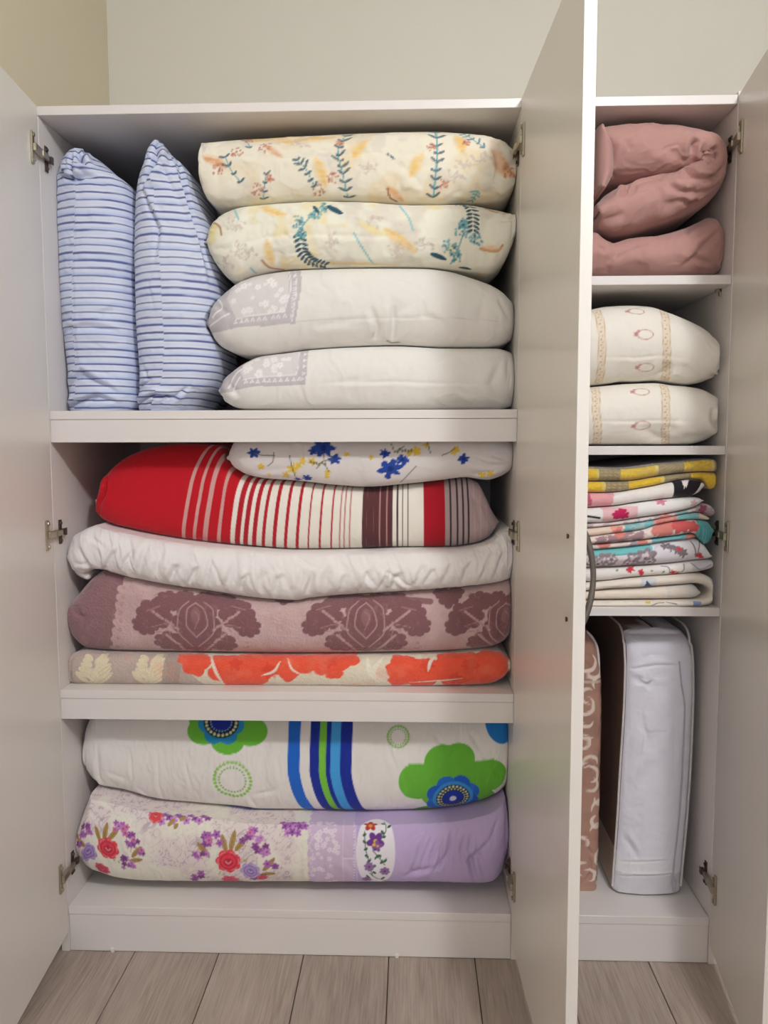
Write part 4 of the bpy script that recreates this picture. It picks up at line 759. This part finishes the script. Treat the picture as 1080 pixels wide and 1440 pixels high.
bouquet(324, 1212, 1.05, 12); c.rose((352, 1226), 15, (122, 92, 166), (176, 150, 200), (214, 196, 222), 4); c.rose((321, 1212), 19, (184, 34, 64), (226, 68, 84), (246, 150, 150), 5); c.rose((324, 1239), 14, (190, 50, 84), (226, 90, 110), (240, 150, 160), 6); c.rose((369, 1236), 8, (186, 44, 80), (216, 80, 104), (236, 150, 160), 7)
for k in range(14): c.floret((214+k*6, 1144+5*(k % 3)), 6, [(172, 104, 176), (146, 84, 156), (196, 134, 196)][k % 3], (90, 50, 110), 5, k)
c.rose((219, 1147), 11, (190, 50, 70), (222, 84, 84), (240, 160, 150), 8)
for a in ((245, 1150, 236, 1162), (252, 1152, 262, 1150), (250, 1158, 244, 1164)): c.leaf(a[:2], a[2:], 6, (168, 140, 78))
for k in range(13): c.floret((398+(k % 5)*7+(k//5)*3, 1154+(k//5)*8), 5.6, [(172, 104, 176), (196, 134, 196), (146, 84, 156)][k % 3], (90, 50, 110), 5, k)
ls = [[(600+j*9, 1160+rnd.uniform(0, 14)), (590+j*10, 1195), (572+j*14, 1225+rnd.uniform(0, 16)), -rnd.uniform(.004, .008), .0045] for j in range(9)]
ls += [[(690, 1180), (660, 1210), (668, 1238), -.009, .005], [(640, 1165), (630, 1200), (600, 1236), -.007, .005], [(565, 1190), (600, 1165), -.005, .005], [(433, 1150), (434, 1245), -.004, .0025], [(560, 1235), (620, 1215), -.005, .005], [(120, 1140), (150, 1160), -.003, .006], [(480, 1200), (500, 1230), -.003, .006], [(700, 1150), (690, 1180), -.004, .005]]
f = folds(c, ls); K.displace(lambda U, V, p: f(U, V, p)+wrinkle(.003, 12, 7, 27, .0012)(U, V, p))
tag(K.clamp(S0, under=[J]).build('folded_duvet', FAB), 'folded duvet with rose bouquets, lace band and lilac end, on the bottom shelf', 'duvet')

# ------------------------------------------------------------------ narrow section
XA, XB = XD+T+.004, XR-T-.0012
Soft.clampx = (XD+T+.001, XR-T-.001)
q2 = lambda pts: [(780+x/3.6, 380+y/3.6) for x, y in pts]
q3 = lambda pts: [(780+x/3.6, 620+y/3.6) for x, y in pts]
q1 = lambda pts: [(720+x/3, y/3) for x, y in pts]
YR2 = .035
# mauve comforter: one long fold that turns back on itself, lying on its own folded half
L = Soft()
L.ribbon([(842, 303, 17), (858, 300, 27), (880, 292, 32), (905, 283, 32), (930, 276, 31), (955, 269, 30), (980, 259, 30), (998, 243, 27), (1003, 224, 23), (997, 208, 22), (977, 204, 26), (950, 206, 32), (920, 209, 36), (890, 210.5, 36.5), (860, 213, 36), (842, 218, 36)], YR2, yf=.0, yb=.45, b=.075, k1=.95, ends=(.004, .01), nf=90, ds=.0022)
c = L.canvas((178, 136, 127)); P0 = L.parts[0]
f = folds(c, [[(985, 190), (975, 205), (968, 226), -.013, .006], [(1012, 205), (998, 212), (1002, 228), -.009, .004], [(1010, 214), (996, 222), (994, 232), -.007, .004], [(1018, 235), (990, 252), (972, 246), (962, 238), -.012, .005], [(1008, 262), (985, 272), (955, 268), (935, 258), -.009, .006], [(1000, 275), (975, 285), (950, 280), -.008, .006], [(990, 200), (984, 216), (972, 232), -.006, .004], [(855, 190), (862, 210), (860, 240), -.014, .007], [(884, 190), (888, 215), -.005, .006], [(930, 210), (945, 215), (955, 225), -.005, .008], [(885, 256), (880, 268), (868, 275), -.012, .005], [(868, 262), (864, 272), -.010, .004], [(895, 260), (884, 274), -.008, .004], [(925, 285), (960, 290), -.005, .010], [(848, 310), (880, 300), -.006, .008]])
L.displace(lambda U, V, p: 1.5*f(U, V, p)+wrinkle(.006, 9, 11, 31)(U, V, p), 0)
L.horizontal([(840, 322), (850, 331), (864, 338), (880, 333), (933, 324), (975, 312), (992, 304), (1008, 297), (1018, 303), (1024, 325)], [(840, 386), (880, 386.5), (1000, 386.5), (1015, 383), (1020, 370), (1024, 345)], YR2, yf=.02, yb=.45, b=.065, k1=.9, ends=(.002, .003), erec=(0, .05), elen=(.05, .06), x0=XA, nf=80)
c = L.canvas((178, 136, 127), 1)
f2 = folds(c, [[(965, 318), (968, 332), -.006, .004], [(1012, 325), (985, 350), (970, 372), -.008, .006], [(1000, 372), (975, 362), (955, 376), -.006, .005], [(850, 372), (870, 352), (900, 345), -.007, .007], [(840, 345), (852, 352), -.006, .005], [(900, 340), (940, 350), -.004, .010]])
L.displace(lambda U, V, p: 1.3*f2(U, V, p)+wrinkle(.006, 9, 10, 32)(U, V, p), 1)
# drooping corner of the top fold at the left
L.vertical([(836, 186), (836, 220), (836, 266)], [(848, 186), (860, 212), (861, 240), (853, 262), (845, 272)], YR2-.03, yf=-.03, yb=.10, b=.03, ends=(.006, .004), nf=50); L.canvas((178, 136, 127), 2)
tag(L.clamp(R1).build('comforter', MAUVE), 'dusty pink comforter doubled over itself on the top shelf of the narrow section', 'comforter')

def cream_pillow(top, bot, seed, marks, bands, fl, **kw):
    S = Soft().horizontal(q2(top), q2(bot), YR2, yf=.008, yb=.46, b=.075, k1=.95, ends=(.002, .004), erec=(0, .035), elen=(.05, .07), x0=XA, nf=120, dx=.0017, taper=.55, taper_at=.3)
    c = S.canvas((234, 226, 214)); GO = (206, 180, 140); PB = (190, 142, 134)
    for (a, b_) in bands:
        a = [(780+x/3.6, 380+y/3.6) for x, y in a]; n = 26; q = np.array(c.ats(a)); t = np.linspace(0, len(q)-1, n); k = np.arange(len(q)); xs, ys = np.interp(t, k, q[:, 0]), np.interp(t, k, q[:, 1])
        w_ = b_/3.6*M_PX
        c.stroke(list(zip(xs, ys)), w_, (224, 210, 186), .8, px=False)
        for s in (-1, 1): c.stroke([(u+s*w_/2, v) for u, v in zip(xs, ys)], .0016, (196, 164, 112), .9, px=False)
        for j in range(n): c.ellipse((xs[j]+.0016*(-1)**j, ys[j]), .0018, .0018, 0, PB if j % 2 else GO, px=False)
    for (x, y) in marks:
        p = c.at(780+x/3.6, 380+y/3.6)
        for k in range(16): q = 6.2832*k/16; c.leaf((p[0]+.0165*math.cos(q), p[1]+.0095*math.sin(q)), (p[0]+.0165*math.cos(q+.5), p[1]+.0105*math.sin(q+.5)), .0026, (206, 176, 160) if k % 3 else (190, 150, 140), px=False)
        c.floret((p[0]-.018, p[1]), 3.4, (190, 136, 132), (160, 110, 110), 5, px=False); c.floret((p[0]-.013, p[1]+.006), 2.2, (198, 150, 142), (170, 120, 116), 5, px=False)
    f = folds(c, fl); S.displace(lambda U, V, p: f(U, V, p)+wrinkle(.003, 9, 8, seed)(U, V, p)); return S
mn = [(190, 582), (300, 571), (430, 562), (530, 560), (620, 570), (700, 577)]
Mp = cream_pillow([(190, 185), (280, 166), (400, 160), (500, 166), (600, 198), (680, 230), (750, 265), (830, 335), (870, 390), (886, 430)], [(190, 580), (300, 569), (360, 558), (430, 560), (530, 553), (620, 566), (700, 574), (760, 566), (820, 545), (870, 515), (886, 480)], 33,
    [(415, 205), (458, 325), (458, 498)], [([(212, 200), (240, 340), (238, 460), (222, 575)], 34), ([(545, 190), (565, 330), (568, 470), (560, 560)], 36)],
    [q2([(530, 545), (560, 520), (600, 470)])+[-.010, .008], q2([(830, 480), (840, 500), (835, 540)])+[-.008, .006], q2([(780, 520), (830, 540), (870, 500)])+[-.009, .006], q2([(200, 448), (400, 445), (700, 455)])+[-.002, .003], q2([(860, 420), (840, 470)])+[-.006, .005], q2([(620, 530), (700, 500)])+[-.004, .010]])
tag(Mp.clamp(R2).build('pillow', FAB), 'cream pillow with beige bands and small wreaths, upper one of two in the narrow section', 'pillow', 'cream pillows with beige bands')
Np = cream_pillow([(190, 584), (300, 574), (400, 566), (530, 562), (620, 573), (700, 580), (760, 590), (820, 615), (860, 650), (880, 700)], [(190, 887), (500, 887), (690, 886), (780, 868), (840, 835), (870, 800), (880, 760)], 34,
    [(440, 615), (445, 788)], [([(205, 590), (212, 700), (212, 885)], 36), ([(550, 575), (562, 680), (560, 800), (562, 885)], 36)],
    [q2([(800, 690), (805, 760), (850, 815)])+[-.012, .006], q2([(430, 790), (520, 850), (640, 875)])+[-.007, .009], q2([(570, 850), (590, 800), (580, 780)])+[-.006, .007], q2([(200, 765), (400, 765), (760, 765)])+[-.002, .003], q2([(830, 680), (870, 720)])+[-.007, .006], q2([(640, 840), (760, 850)])+[-.005, .008]])
tag(Np.clamp(R2, under=[Mp]).build('pillow', FAB), 'cream pillow with beige bands and small wreaths, lower one lying on the shelf', 'pillow', 'cream pillows with beige bands')

# pile of folded household cloths
LX = 150
def layer(S, top, bot, yf, b=.014, xr=None, **kw):
    kw.setdefault('ends', (.001, .004)); return S.horizontal(q3(top), q3(bot), .022, yf=yf-.028, yb=.42, b=b, k1=.85, x0=XA, nf=44, dx=.0017, erec=(0, .01), elen=(.02, .02), **kw)
b12 = [(LX, 203), (350, 203), (520, 178), (640, 163), (750, 157), (815, 158)]
b2 = [(LX, 262), (260, 262), (450, 236), (590, 207), (680, 193), (740, 197)]
b3 = [(LX, 338), (300, 328), (400, 312), (600, 288), (680, 281)]
b4 = [(LX, 415), (240, 412), (400, 391), (600, 359), (700, 332), (730, 312)]
b4a = [(LX, 442), (280, 430), (480, 402), (600, 379), (720, 362), (780, 384)]
b4b = [(LX, 484), (300, 465), (430, 447), (500, 424), (620, 402), (720, 397), (770, 404)]
b4c = [(LX, 522), (330, 508), (500, 490), (600, 478), (690, 466), (730, 520)]
b5 = [(LX, 549), (240, 545), (480, 518), (600, 501), (700, 493), (738, 500)]
b6 = [(LX, 642), (340, 635), (560, 622), (700, 606), (780, 596)]
b7 = [(LX, 714), (240, 709), (380, 692), (600, 676), (720, 664), (780, 650)]
G_CL = 'folded cloths piled in the narrow section'
Y1 = Soft(); layer(Y1, [(LX, 128), (330, 134), (520, 112), (640, 100), (760, 88), (806, 92), (822, 112)], b12[:-1]+[(806, 158), (822, 140)], .035, .022); layer(Y1, b12[:-1]+[(815, 161), (832, 182)], [(LX, 262), (260, 262), (450, 236), (590, 207), (680, 193), (735, 196), (762, 226), (790, 246), (815, 236), (832, 206)], .04, .018)
YE = (226, 190, 60); GY = (142, 130, 108); PL = (222, 206, 128)
for i, segs in enumerate(([(LX-20, YE), (228, GY), (342, YE), (522, GY), (640, YE), (790, GY)], [(LX-20, YE), (256, GY), (374, YE), (556, GY), (676, YE)])):
    c = Y1.canvas(YE, i); yy = (175, 215)[i]
    for k, (xs, colr) in enumerate(segs):
        xe = segs[k+1][0] if k+1 < len(segs) else 1000; ua = c.at(780+xs/3.6, 620+yy/3.6)[0] if k else -1; ub = c.at(780+xe/3.6, 620+yy/3.6)[0] if k+1 < len(segs) else 9
        if colr == GY:
            c.field(lambda u, v: ((u > ua) & (u < ub))*.9, GY); c.field(lambda u, v: ((u > ua) & (u < ub))*sstep(.2, .8, np.sin(u*2100)*np.sin(v*900+u*300))*.45, (214, 196, 130))
        else: c.field(lambda u, v: ((u > ub-.007) & (u < ub))*.8, PL)
    if i == 0: c.field(lambda u, v: sstep(.010, .013, v)*.85, (116, 108, 104)); c.noise(180, .4, .6, (160, 150, 130), .3, 5)  # top of the upper fold greyed: shade at the back put into the colour
Y1.displace(wrinkle(.0015, 16, 12, 41)); tag(Y1.clamp().build('folded_blanket', FLEECE), 'yellow and grey checked blanket topmost on the pile of folded cloths', 'blanket', G_CL)

W2 = Soft(); layer(W2, b2[:-1]+[(740, 197), (757, 206)], b3[:-1]+[(680, 281), (722, 264), (757, 222)], .035, .02)
c = W2.canvas((236, 228, 222)); c.poly(q3([(100, 240), (300, 255), (282, 335), (100, 345)]), (222, 150, 156), .9); c.poly(q3([(100, 250), (178, 260), (186, 330), (100, 340)]), (180, 60, 88), .8); c.noise(150, .5, .6, (232, 190, 190), .15, 6)
c.poly(q3([(588, 195), (640, 190), (622, 290), (598, 290), (604, 240)]), (38, 34, 38)); c.poly(q3([(640, 192), (655, 192), (672, 236), (680, 192), (760, 194), (700, 285), (618, 290)]), (38, 34, 38)); c.poly(q3([(640, 196), (684, 196), (662, 240), (650, 222)]), (232, 226, 224)); c.poly(q3([(742, 214), (790, 214), (740, 275), (692, 282)]), (222, 216, 220))
W2.displace(wrinkle(.0015, 12, 12, 42)); tag(W2.clamp(under=[Y1]).build('folded_cloth', FAB), 'white folded cloth with black and pink patches, under the yellow checked blanket', 'cloth', G_CL)

W3 = Soft(); layer(W3, [(LX, 340), (300, 330), (400, 314), (600, 290), (680, 283), (722, 286), (738, 296)], b4[:-1]+[(738, 306)], .03, .02)
c = W3.canvas((236, 228, 224)); c.poly(q3([(230, 320), (270, 330), (420, 330), (415, 395), (240, 415)]), (226, 168, 172), .75)
for x, y, r in ((310, 372, 7), (345, 362, 8), (325, 385, 7), (355, 380, 7), (330, 352, 6)): c.star((780+x/3.6, 620+y/3.6), r, 5, (190, 40, 90), rot=x, inner=.6)
c.star((780+540/3.6, 620+303/3.6), 8, 5, (206, 90, 120), inner=.5, a=.8); c.star((780+700/3.6, 620+312/3.6), 5, 5, (206, 150, 160), inner=.5, a=.7); c.stroke(q3([(150, 374), (185, 380), (228, 391)]), 3, (30, 26, 28))
W3.displace(wrinkle(.0015, 12, 12, 43)); tag(W3.clamp(under=[W2]).build('folded_cloth', FAB), 'white folded cloth with a magenta flower and a short black line', 'cloth', G_CL)

M4 = Soft()
layer(M4, b4[:-1]+[(732, 312), (790, 326), (812, 350)], b4a[:-1]+[(790, 384), (812, 372)], .04, .016); layer(M4, b4a, b4b, .035, .014); layer(M4, b4b[:-1]+[(770, 408), (790, 436)], [(LX, 522), (330, 508), (500, 490), (600, 478), (690, 466), (730, 500), (752, 522), (776, 512), (790, 470)], .03, .018); layer(M4, [(LX, 524), (330, 510), (500, 492), (600, 480), (690, 468), (712, 476)], [(LX, 549), (240, 545), (480, 518), (600, 501), (690, 494), (712, 490)], .038, .012)
TQ = (118, 180, 184); CRL = (214, 132, 120); GRY = (166, 150, 156); BGE = (228, 208, 190)
def splat(c, items, s=1):
    for x, y, r, k, sd in items: c.star((780+x/3.6, 620+y/3.6), r*s, 6, k, rot=sd, inner=.7, wob=.12, seed=sd)
c = M4.canvas((222, 208, 204), 0); c.noise(70, .45, .55, GRY, .7, 3); splat(c, [(640, 385, 12, TQ, 1), (680, 378, 10, TQ, 2), (550, 398, 11, CRL, 3), (470, 412, 9, TQ, 4), (760, 350, 9, (150, 80, 100), 5), (790, 360, 8, GRY, 6), (740, 375, 7, CRL, 7), (420, 420, 8, TQ, 8)])
c = M4.canvas(BGE, 1); c.poly(q3([(350, 415), (500, 395), (500, 440), (350, 462)]), TQ); c.poly(q3([(500, 400), (640, 375), (640, 410), (500, 436)]), CRL); c.poly(q3([(620, 380), (730, 360), (730, 400), (620, 405)]), TQ); c.noise(120, .5, .6, (240, 200, 190), .3, 8); splat(c, [(320, 450, 7, CRL, 9), (300, 440, 5, (232, 160, 140), 2)])
c = M4.canvas((232, 216, 208), 2); c.noise(60, .45, .55, (140, 96, 108), .8, 12); c.field(lambda u, v: 1-sstep(.075, .085, u), (232, 216, 206)); xq = c.at(780+720/3.6, 620+455/3.6)[0]; c.field(lambda u, v: (u > xq)*.95, (90, 170, 172)); splat(c, [(560, 440, 15, CRL, 1), (640, 425, 14, (206, 96, 96), 2), (520, 450, 9, CRL, 3), (700, 425, 10, (206, 96, 96), 4), (330, 470, 8, CRL, 5)])
for k in range(5): c.stroke(q3([(735+k*10, 425), (740+k*12, 455), (728+k*14, 500)]), 1.4, (60, 130, 136), .8)
c = M4.canvas((226, 206, 198), 3); c.poly(q3([(490, 482), (690, 455), (690, 500), (490, 520)]), TQ); splat(c, [(250, 528, 9, CRL, 1), (440, 515, 7, CRL, 2), (700, 480, 10, CRL, 3), (400, 522, 6, GRY, 3)])
M4.displace(wrinkle(.0012, 16, 12, 44)); tag(M4.clamp(under=[W3]).build('folded_cloth', FAB), 'folded cloth of coral, turquoise and grey print, in the middle of the pile', 'cloth', G_CL)

M5 = Soft(); layer(M5, b5[:-1]+[(738, 500), (756, 524), (784, 570)], b6[:-1]+[(770, 598), (784, 590)], .032, .03)
c = M5.canvas((222, 218, 222)); c.poly(q3([(100, 540), (240, 545), (480, 520), (500, 545), (495, 562), (160, 592), (100, 596)]), (116, 190, 190)); c.poly(q3([(100, 596), (500, 560), (505, 640), (100, 650)]), (208, 196, 196), .8)
for x, y, r in ((180, 610, 12), (260, 612, 13), (400, 610, 13), (460, 596, 16), (290, 600, 9), (220, 625, 9), (370, 625, 9), (480, 615, 10)): c.star((780+x/3.6, 620+y/3.6), r, 7, (146, 132, 138), rot=x, inner=.75, wob=.12, seed=x); c.star((780+x/3.6, 620+y/3.6), r*.6, 5, (206, 196, 198), rot=x, inner=.6, wob=.3, seed=x+1); c.ellipse((780+x/3.6, 620+y/3.6), 2.4, None, 0, (120, 100, 110))
for x, y in ((560, 530), (590, 540), (615, 548), (655, 572), (640, 560)): c.star((780+x/3.6, 620+y/3.6), 6, 5, (130, 118, 122), rot=x, inner=.6, wob=.4, seed=x)
for x, y in ((632, 548), (735, 585), (725, 580), (745, 592)): c.star((780+x/3.6, 620+y/3.6), 4, 5, (208, 70, 76), rot=x, inner=.6, wob=.4, seed=x)
c.stroke(q3([(690, 505), (710, 540), (716, 590)]), 1.6, (110, 104, 112)); c.stroke(q3([(735, 505), (728, 560), (745, 575)]), 1.4, (120, 104, 112))
f = folds(c, [q3([(150, 594), (480, 562), (520, 520)])+[-.006, .0025]]); M5.displace(lambda U, V, p: f(U, V, p)+wrinkle(.0015, 14, 12, 45)(U, V, p)); tag(M5.clamp(under=[M4]).build('folded_cloth', FAB), 'pale folded cloth with a turquoise strip and grey sketched roses', 'cloth', G_CL)

M6 = Soft(); layer(M6, b6[:-1]+[(780, 600), (806, 606), (818, 616)], b7[:-1]+[(790, 646), (818, 628)], .04, .02)
c = M6.canvas((230, 224, 218))
for x, y, r in ((385, 645, 6), (430, 668, 4), (600, 668, 5), (440, 680, 3), (378, 655, 4), (620, 672, 4)): c.star((780+x/3.6, 620+y/3.6), r, 5, (204, 60, 72), rot=x, inner=.6, wob=.4, seed=x)
for x, y in ((310, 660), (545, 672), (480, 660)): c.leaf((780+x/3.6, 620+y/3.6), (784+x/3.6, 617+y/3.6), 3, (130, 150, 110))
for pts in ([(540, 630), (575, 640), (585, 665)], [(655, 622), (660, 650), (640, 668)], [(690, 618), (740, 650), (790, 628)]): c.stroke(q3(pts), 1.4, (120, 112, 122))
c.poly(q3([(690, 615), (830, 600), (830, 650), (700, 660)]), (176, 172, 200), .45)
M6.displace(wrinkle(.0015, 14, 12, 46)); tag(M6.clamp(under=[M5]).build('folded_cloth', FAB), 'thin white folded cloth with small red flowers and curly grey lines', 'cloth', G_CL)

M7 = Soft(); rb = [(LX-50, 737), (200, 735), (265, 727), (460, 712), (700, 694), (765, 702), (800, 735), (806, 770), (782, 803), (730, 816), (600, 820), (400, 822), (200, 823), (LX-50, 823)]
rh = [19, 19, 20, 24, 25, 24, 23, 23, 20, 17.5, 16.5, 15.5, 15.5, 15.5]
M7.ribbon([(780+x/3.6, 620+y/3.6, h_/3.6) for (x, y), h_ in zip(rb, rh)], .022, yf=.008, yb=.42, b=.018, ds=.0018, ends=(.001, .001), nf=40)
layer(M7, [(LX, 760), (265, 751), (460, 740), (690, 724), (715, 734), (728, 752)], [(LX, 803), (265, 803), (500, 801), (690, 797), (715, 792), (728, 784)], .04, .02)
c = M7.canvas((226, 218, 204), 0); c.poly(q3([(440, 690), (520, 690), (500, 740), (430, 740)]), (176, 196, 210), .5); c.poly(q3([(448, 742), (466, 706), (500, 740)]), (66, 88, 130)); c.poly(q3([(760, 680), (840, 700), (840, 790), (800, 780), (790, 720)]), (150, 168, 214), .55)
for x in (470,): c.poly(q3([(458, 802), (485, 802), (482, 840), (460, 840)]), (222, 184, 90))
c.poly(q3([(700, 800), (740, 800), (735, 845), (690, 845)]), (110, 136, 200), .8); c.stroke(q3([(500, 820), (530, 808), (560, 836)]), 1.2, (110, 110, 120)); c.stroke(q3([(570, 806), (620, 810), (600, 838)]), 1.2, (110, 110, 120)); c.stroke(q3([(810, 700), (830, 740), (800, 760)]), 1.5, (90, 110, 170), .7)
c = M7.canvas((228, 216, 200), 1); c.poly(q3([(560, 730), (730, 725), (730, 800), (570, 800)]), (200, 204, 200), .7); c.noise(40, .5, .7, (232, 206, 186), .4, 9)
M7.displace(wrinkle(.0012, 14, 12, 47)); tag(M7.clamp(R3, under=[M6]).build('folded_cloth', FAB), 'cream folded cloth with blue marks curling round at the right, bottom of the pile', 'cloth', G_CL)

# storage bags
def bag_tube(name, pts, y, r, parent, m=PIPE, back=None):
    P = [(*XZ(px, py, y),) for px, py in pts]; k = np.arange(len(P)); t = np.linspace(0, len(P)-1, len(P)*5); X = pchip(k, [p[0] for p in P], t); Z = pchip(k, [p[1] for p in P], t)
    Q = [(a, y, b_) for a, b_ in zip(X, Z)]
    if back:                                                        # the seam runs on over the top edge towards the back
        x0, _, z0 = Q[0]; Q = [(x0, yy, z0+.004) for yy in np.linspace(back, y+.05, 8)]+[(x0, y+.05*(1-math.sin(q)), z0+.004-.03*(1-math.cos(q))) for q in np.linspace(.2, 1.57, 8)]+[k_ for k_ in Q if k_[2] < z0-.03]
    return put(name, tube_mesh(name, Q, r, m, 8, fn=(.6, .5, .1)), parent)
YBG = .10
WB = Soft().vertical([(879, 893), (879, 912), (879, 936), (877, 1000), (872, 1080), (868, 1150), (864, 1205), (860, 1250)], [(966, 893), (972, 905), (975, 940), (974, 1000), (970, 1080), (966, 1140), (960, 1205), (956, 1250)], YBG, yf=YBG-.02, yb=.52, b=.022, k1=.42, k2=1.2, nf=120, nb=12, ends=(.001, .012), erec=(0, .035), elen=(.05, .05), dz=.002)
c = WB.canvas((226, 224, 232)); hw = .062
U, V = c.P[:, 0], c.P[:, 1]; H_ = np.maximum(WB.parts[0]['h'].ravel(), .046)
i = np.arange(len(U)); c.mix(i, (V < -(H_+.015))*1.0, (138, 116, 104)); c.mix(i, (V < -(H_+.015))*(U < c.at(868, 1195)[0])*1.0, (200, 186, 172))
ub, ut = c.at(900, 1210)[0], c.at(900, 1229)[0]; c.mix(i, ((U < ub) & (U > ut) & (V > -(H_+.015)))*.8, (226, 224, 224)); c.mix(i, ((U < ut) & (V > -(H_+.015)))*.9, (206, 203, 206))
c.mix(i, ((V > (H_-.010)) & (V < (H_+.010)) & (U > ut))*.7, (210, 208, 216))
f = folds(c, [[(880, 938), (930, 942), (956, 938), -.004, .003], [(882, 948), (915, 966), (930, 950), -.006, .006], [(890, 985), (915, 1050), (938, 1010), (958, 985), -.005, .010], [(900, 925), (915, 918), (934, 922), -.004, .005], [(872, 1170), (890, 1200), -.005, .005], [(875, 1165), (900, 1210), -.004, .004], [(868, 1209), (955, 1209), -.003, .002], [(866, 1229), (955, 1229), -.004, .002], [(955, 990), (950, 1080), -.003, .006], [(884, 1020), (878, 1100), -.003, .008]])
WB.displace(lambda U, V, p: f(U, V, p)+wrinkle(.003, 10, 12, 51)(U, V, p)); bag = tag(WB.clamp(S0).build('storage_bag', NONWOV), 'white fabric storage bag with brown side standing upright in the bottom of the narrow section', 'bag')
bag_tube('piping', [(877, 886), (877.5, 900), (878.5, 920), (879, 945), (877, 1000), (872, 1080), (868, 1150), (864, 1205), (861, 1246)], YBG-.004, .0026, bag, back=.48)['label'] = 'pale piping along the left front edge'
bag_tube('piping', [(970, 886), (972, 906), (974.5, 930), (974.5, 1000), (971, 1080), (967, 1140), (961, 1205), (957, 1246)], YBG-.011, .0026, bag, back=.48)['label'] = 'pale piping along the right front edge'
ZIP = mat('zipper_tape', (186, 184, 190), .6, bump=.4, bscale=400)
zt = [(955, 930), (958, 960), (963, 1000), (960, 1080), (955, 1150), (949, 1205), (946, 1236)]
z_ = bag_tube('zipper', zt, YBG-.0212, .0018, bag, ZIP)
X_, Z_ = XZ(947, 1240, YBG-.024); bm = bmesh.new(); add_box(bm, X_-.004, X_+.004, YBG-.030, YBG-.023, Z_-.004, Z_+.008, bev=.001); add_box(bm, X_-.0025, X_+.0025, YBG-.031, YBG-.029, Z_-.020, Z_-.002, bev=.0008)
put('zip_pull', bm_mesh('zip_pull', bm, mat('zip_metal', (190, 190, 196), .35, metal=.5)), z_)
YB2 = .115
BBg = Soft().vertical([(800, 885), (800, 930), (800, 1100), (800, 1250)], [(826, 888), (838, 905), (844, 930), (847, 965), (847, 1020), (845, 1100), (843, 1180), (840, 1250)], YB2, yf=YB2-.02, yb=.5, b=.03, k1=.5, k2=1.2, nf=120, ends=(.001, .012), dz=.002)
BR = (172, 132, 114); c = BBg.canvas(BR); c.noise(18, .4, .7, (150, 114, 98), .6, 61); rnd = random.Random(8)
for k in range(20):
    px, py = 812+rnd.uniform(0, 34), 930+k*16; r_ = rnd.uniform(12, 18); a0 = rnd.random()*6.28; p = c.at(px, py)
    c.stroke([(p[0]+r_*M_PX*math.cos(a0+t)*(1-.12*t), p[1]+r_*M_PX*math.sin(a0+t)*(1-.12*t)) for t in np.linspace(0, 3.6, 7)], 5.6*M_PX, (226, 208, 194), .9, px=False, taper=True)
us_ = c.at(825, 962)[0]; i = np.arange(len(c.P)); c.mix(i, (np.abs(c.P[:, 0]-us_) < .0025)*.8, (196, 176, 164))
f = folds(c, [[(826, 1200), (832, 1216), (824, 1232), -.006, .004], [(824, 1190), (836, 1204), -.004, .004], [(822, 930), (834, 944), -.004, .004], [(826, 1050), (832, 1100), -.003, .005], [(822, 1240), (836, 1226), -.006, .004]])
BBg.displace(lambda U, V, p: f(U, V, p)+wrinkle(.003, 12, 14, 52)(U, V, p)); bg2 = tag(BBg.clamp(S0).build('storage_bag', VINYL), 'clear zipped bag holding a brown blanket with cream swirls, half hidden behind the middle door', 'bag')
bag_tube('piping', [(822, 886), (832, 895), (840, 912), (842, 930), (842, 965), (840, 1040), (839, 1120), (838, 1180), (837, 1243)], YB2-.010, .0028, bg2)['label'] = 'cream piping along the front edge'
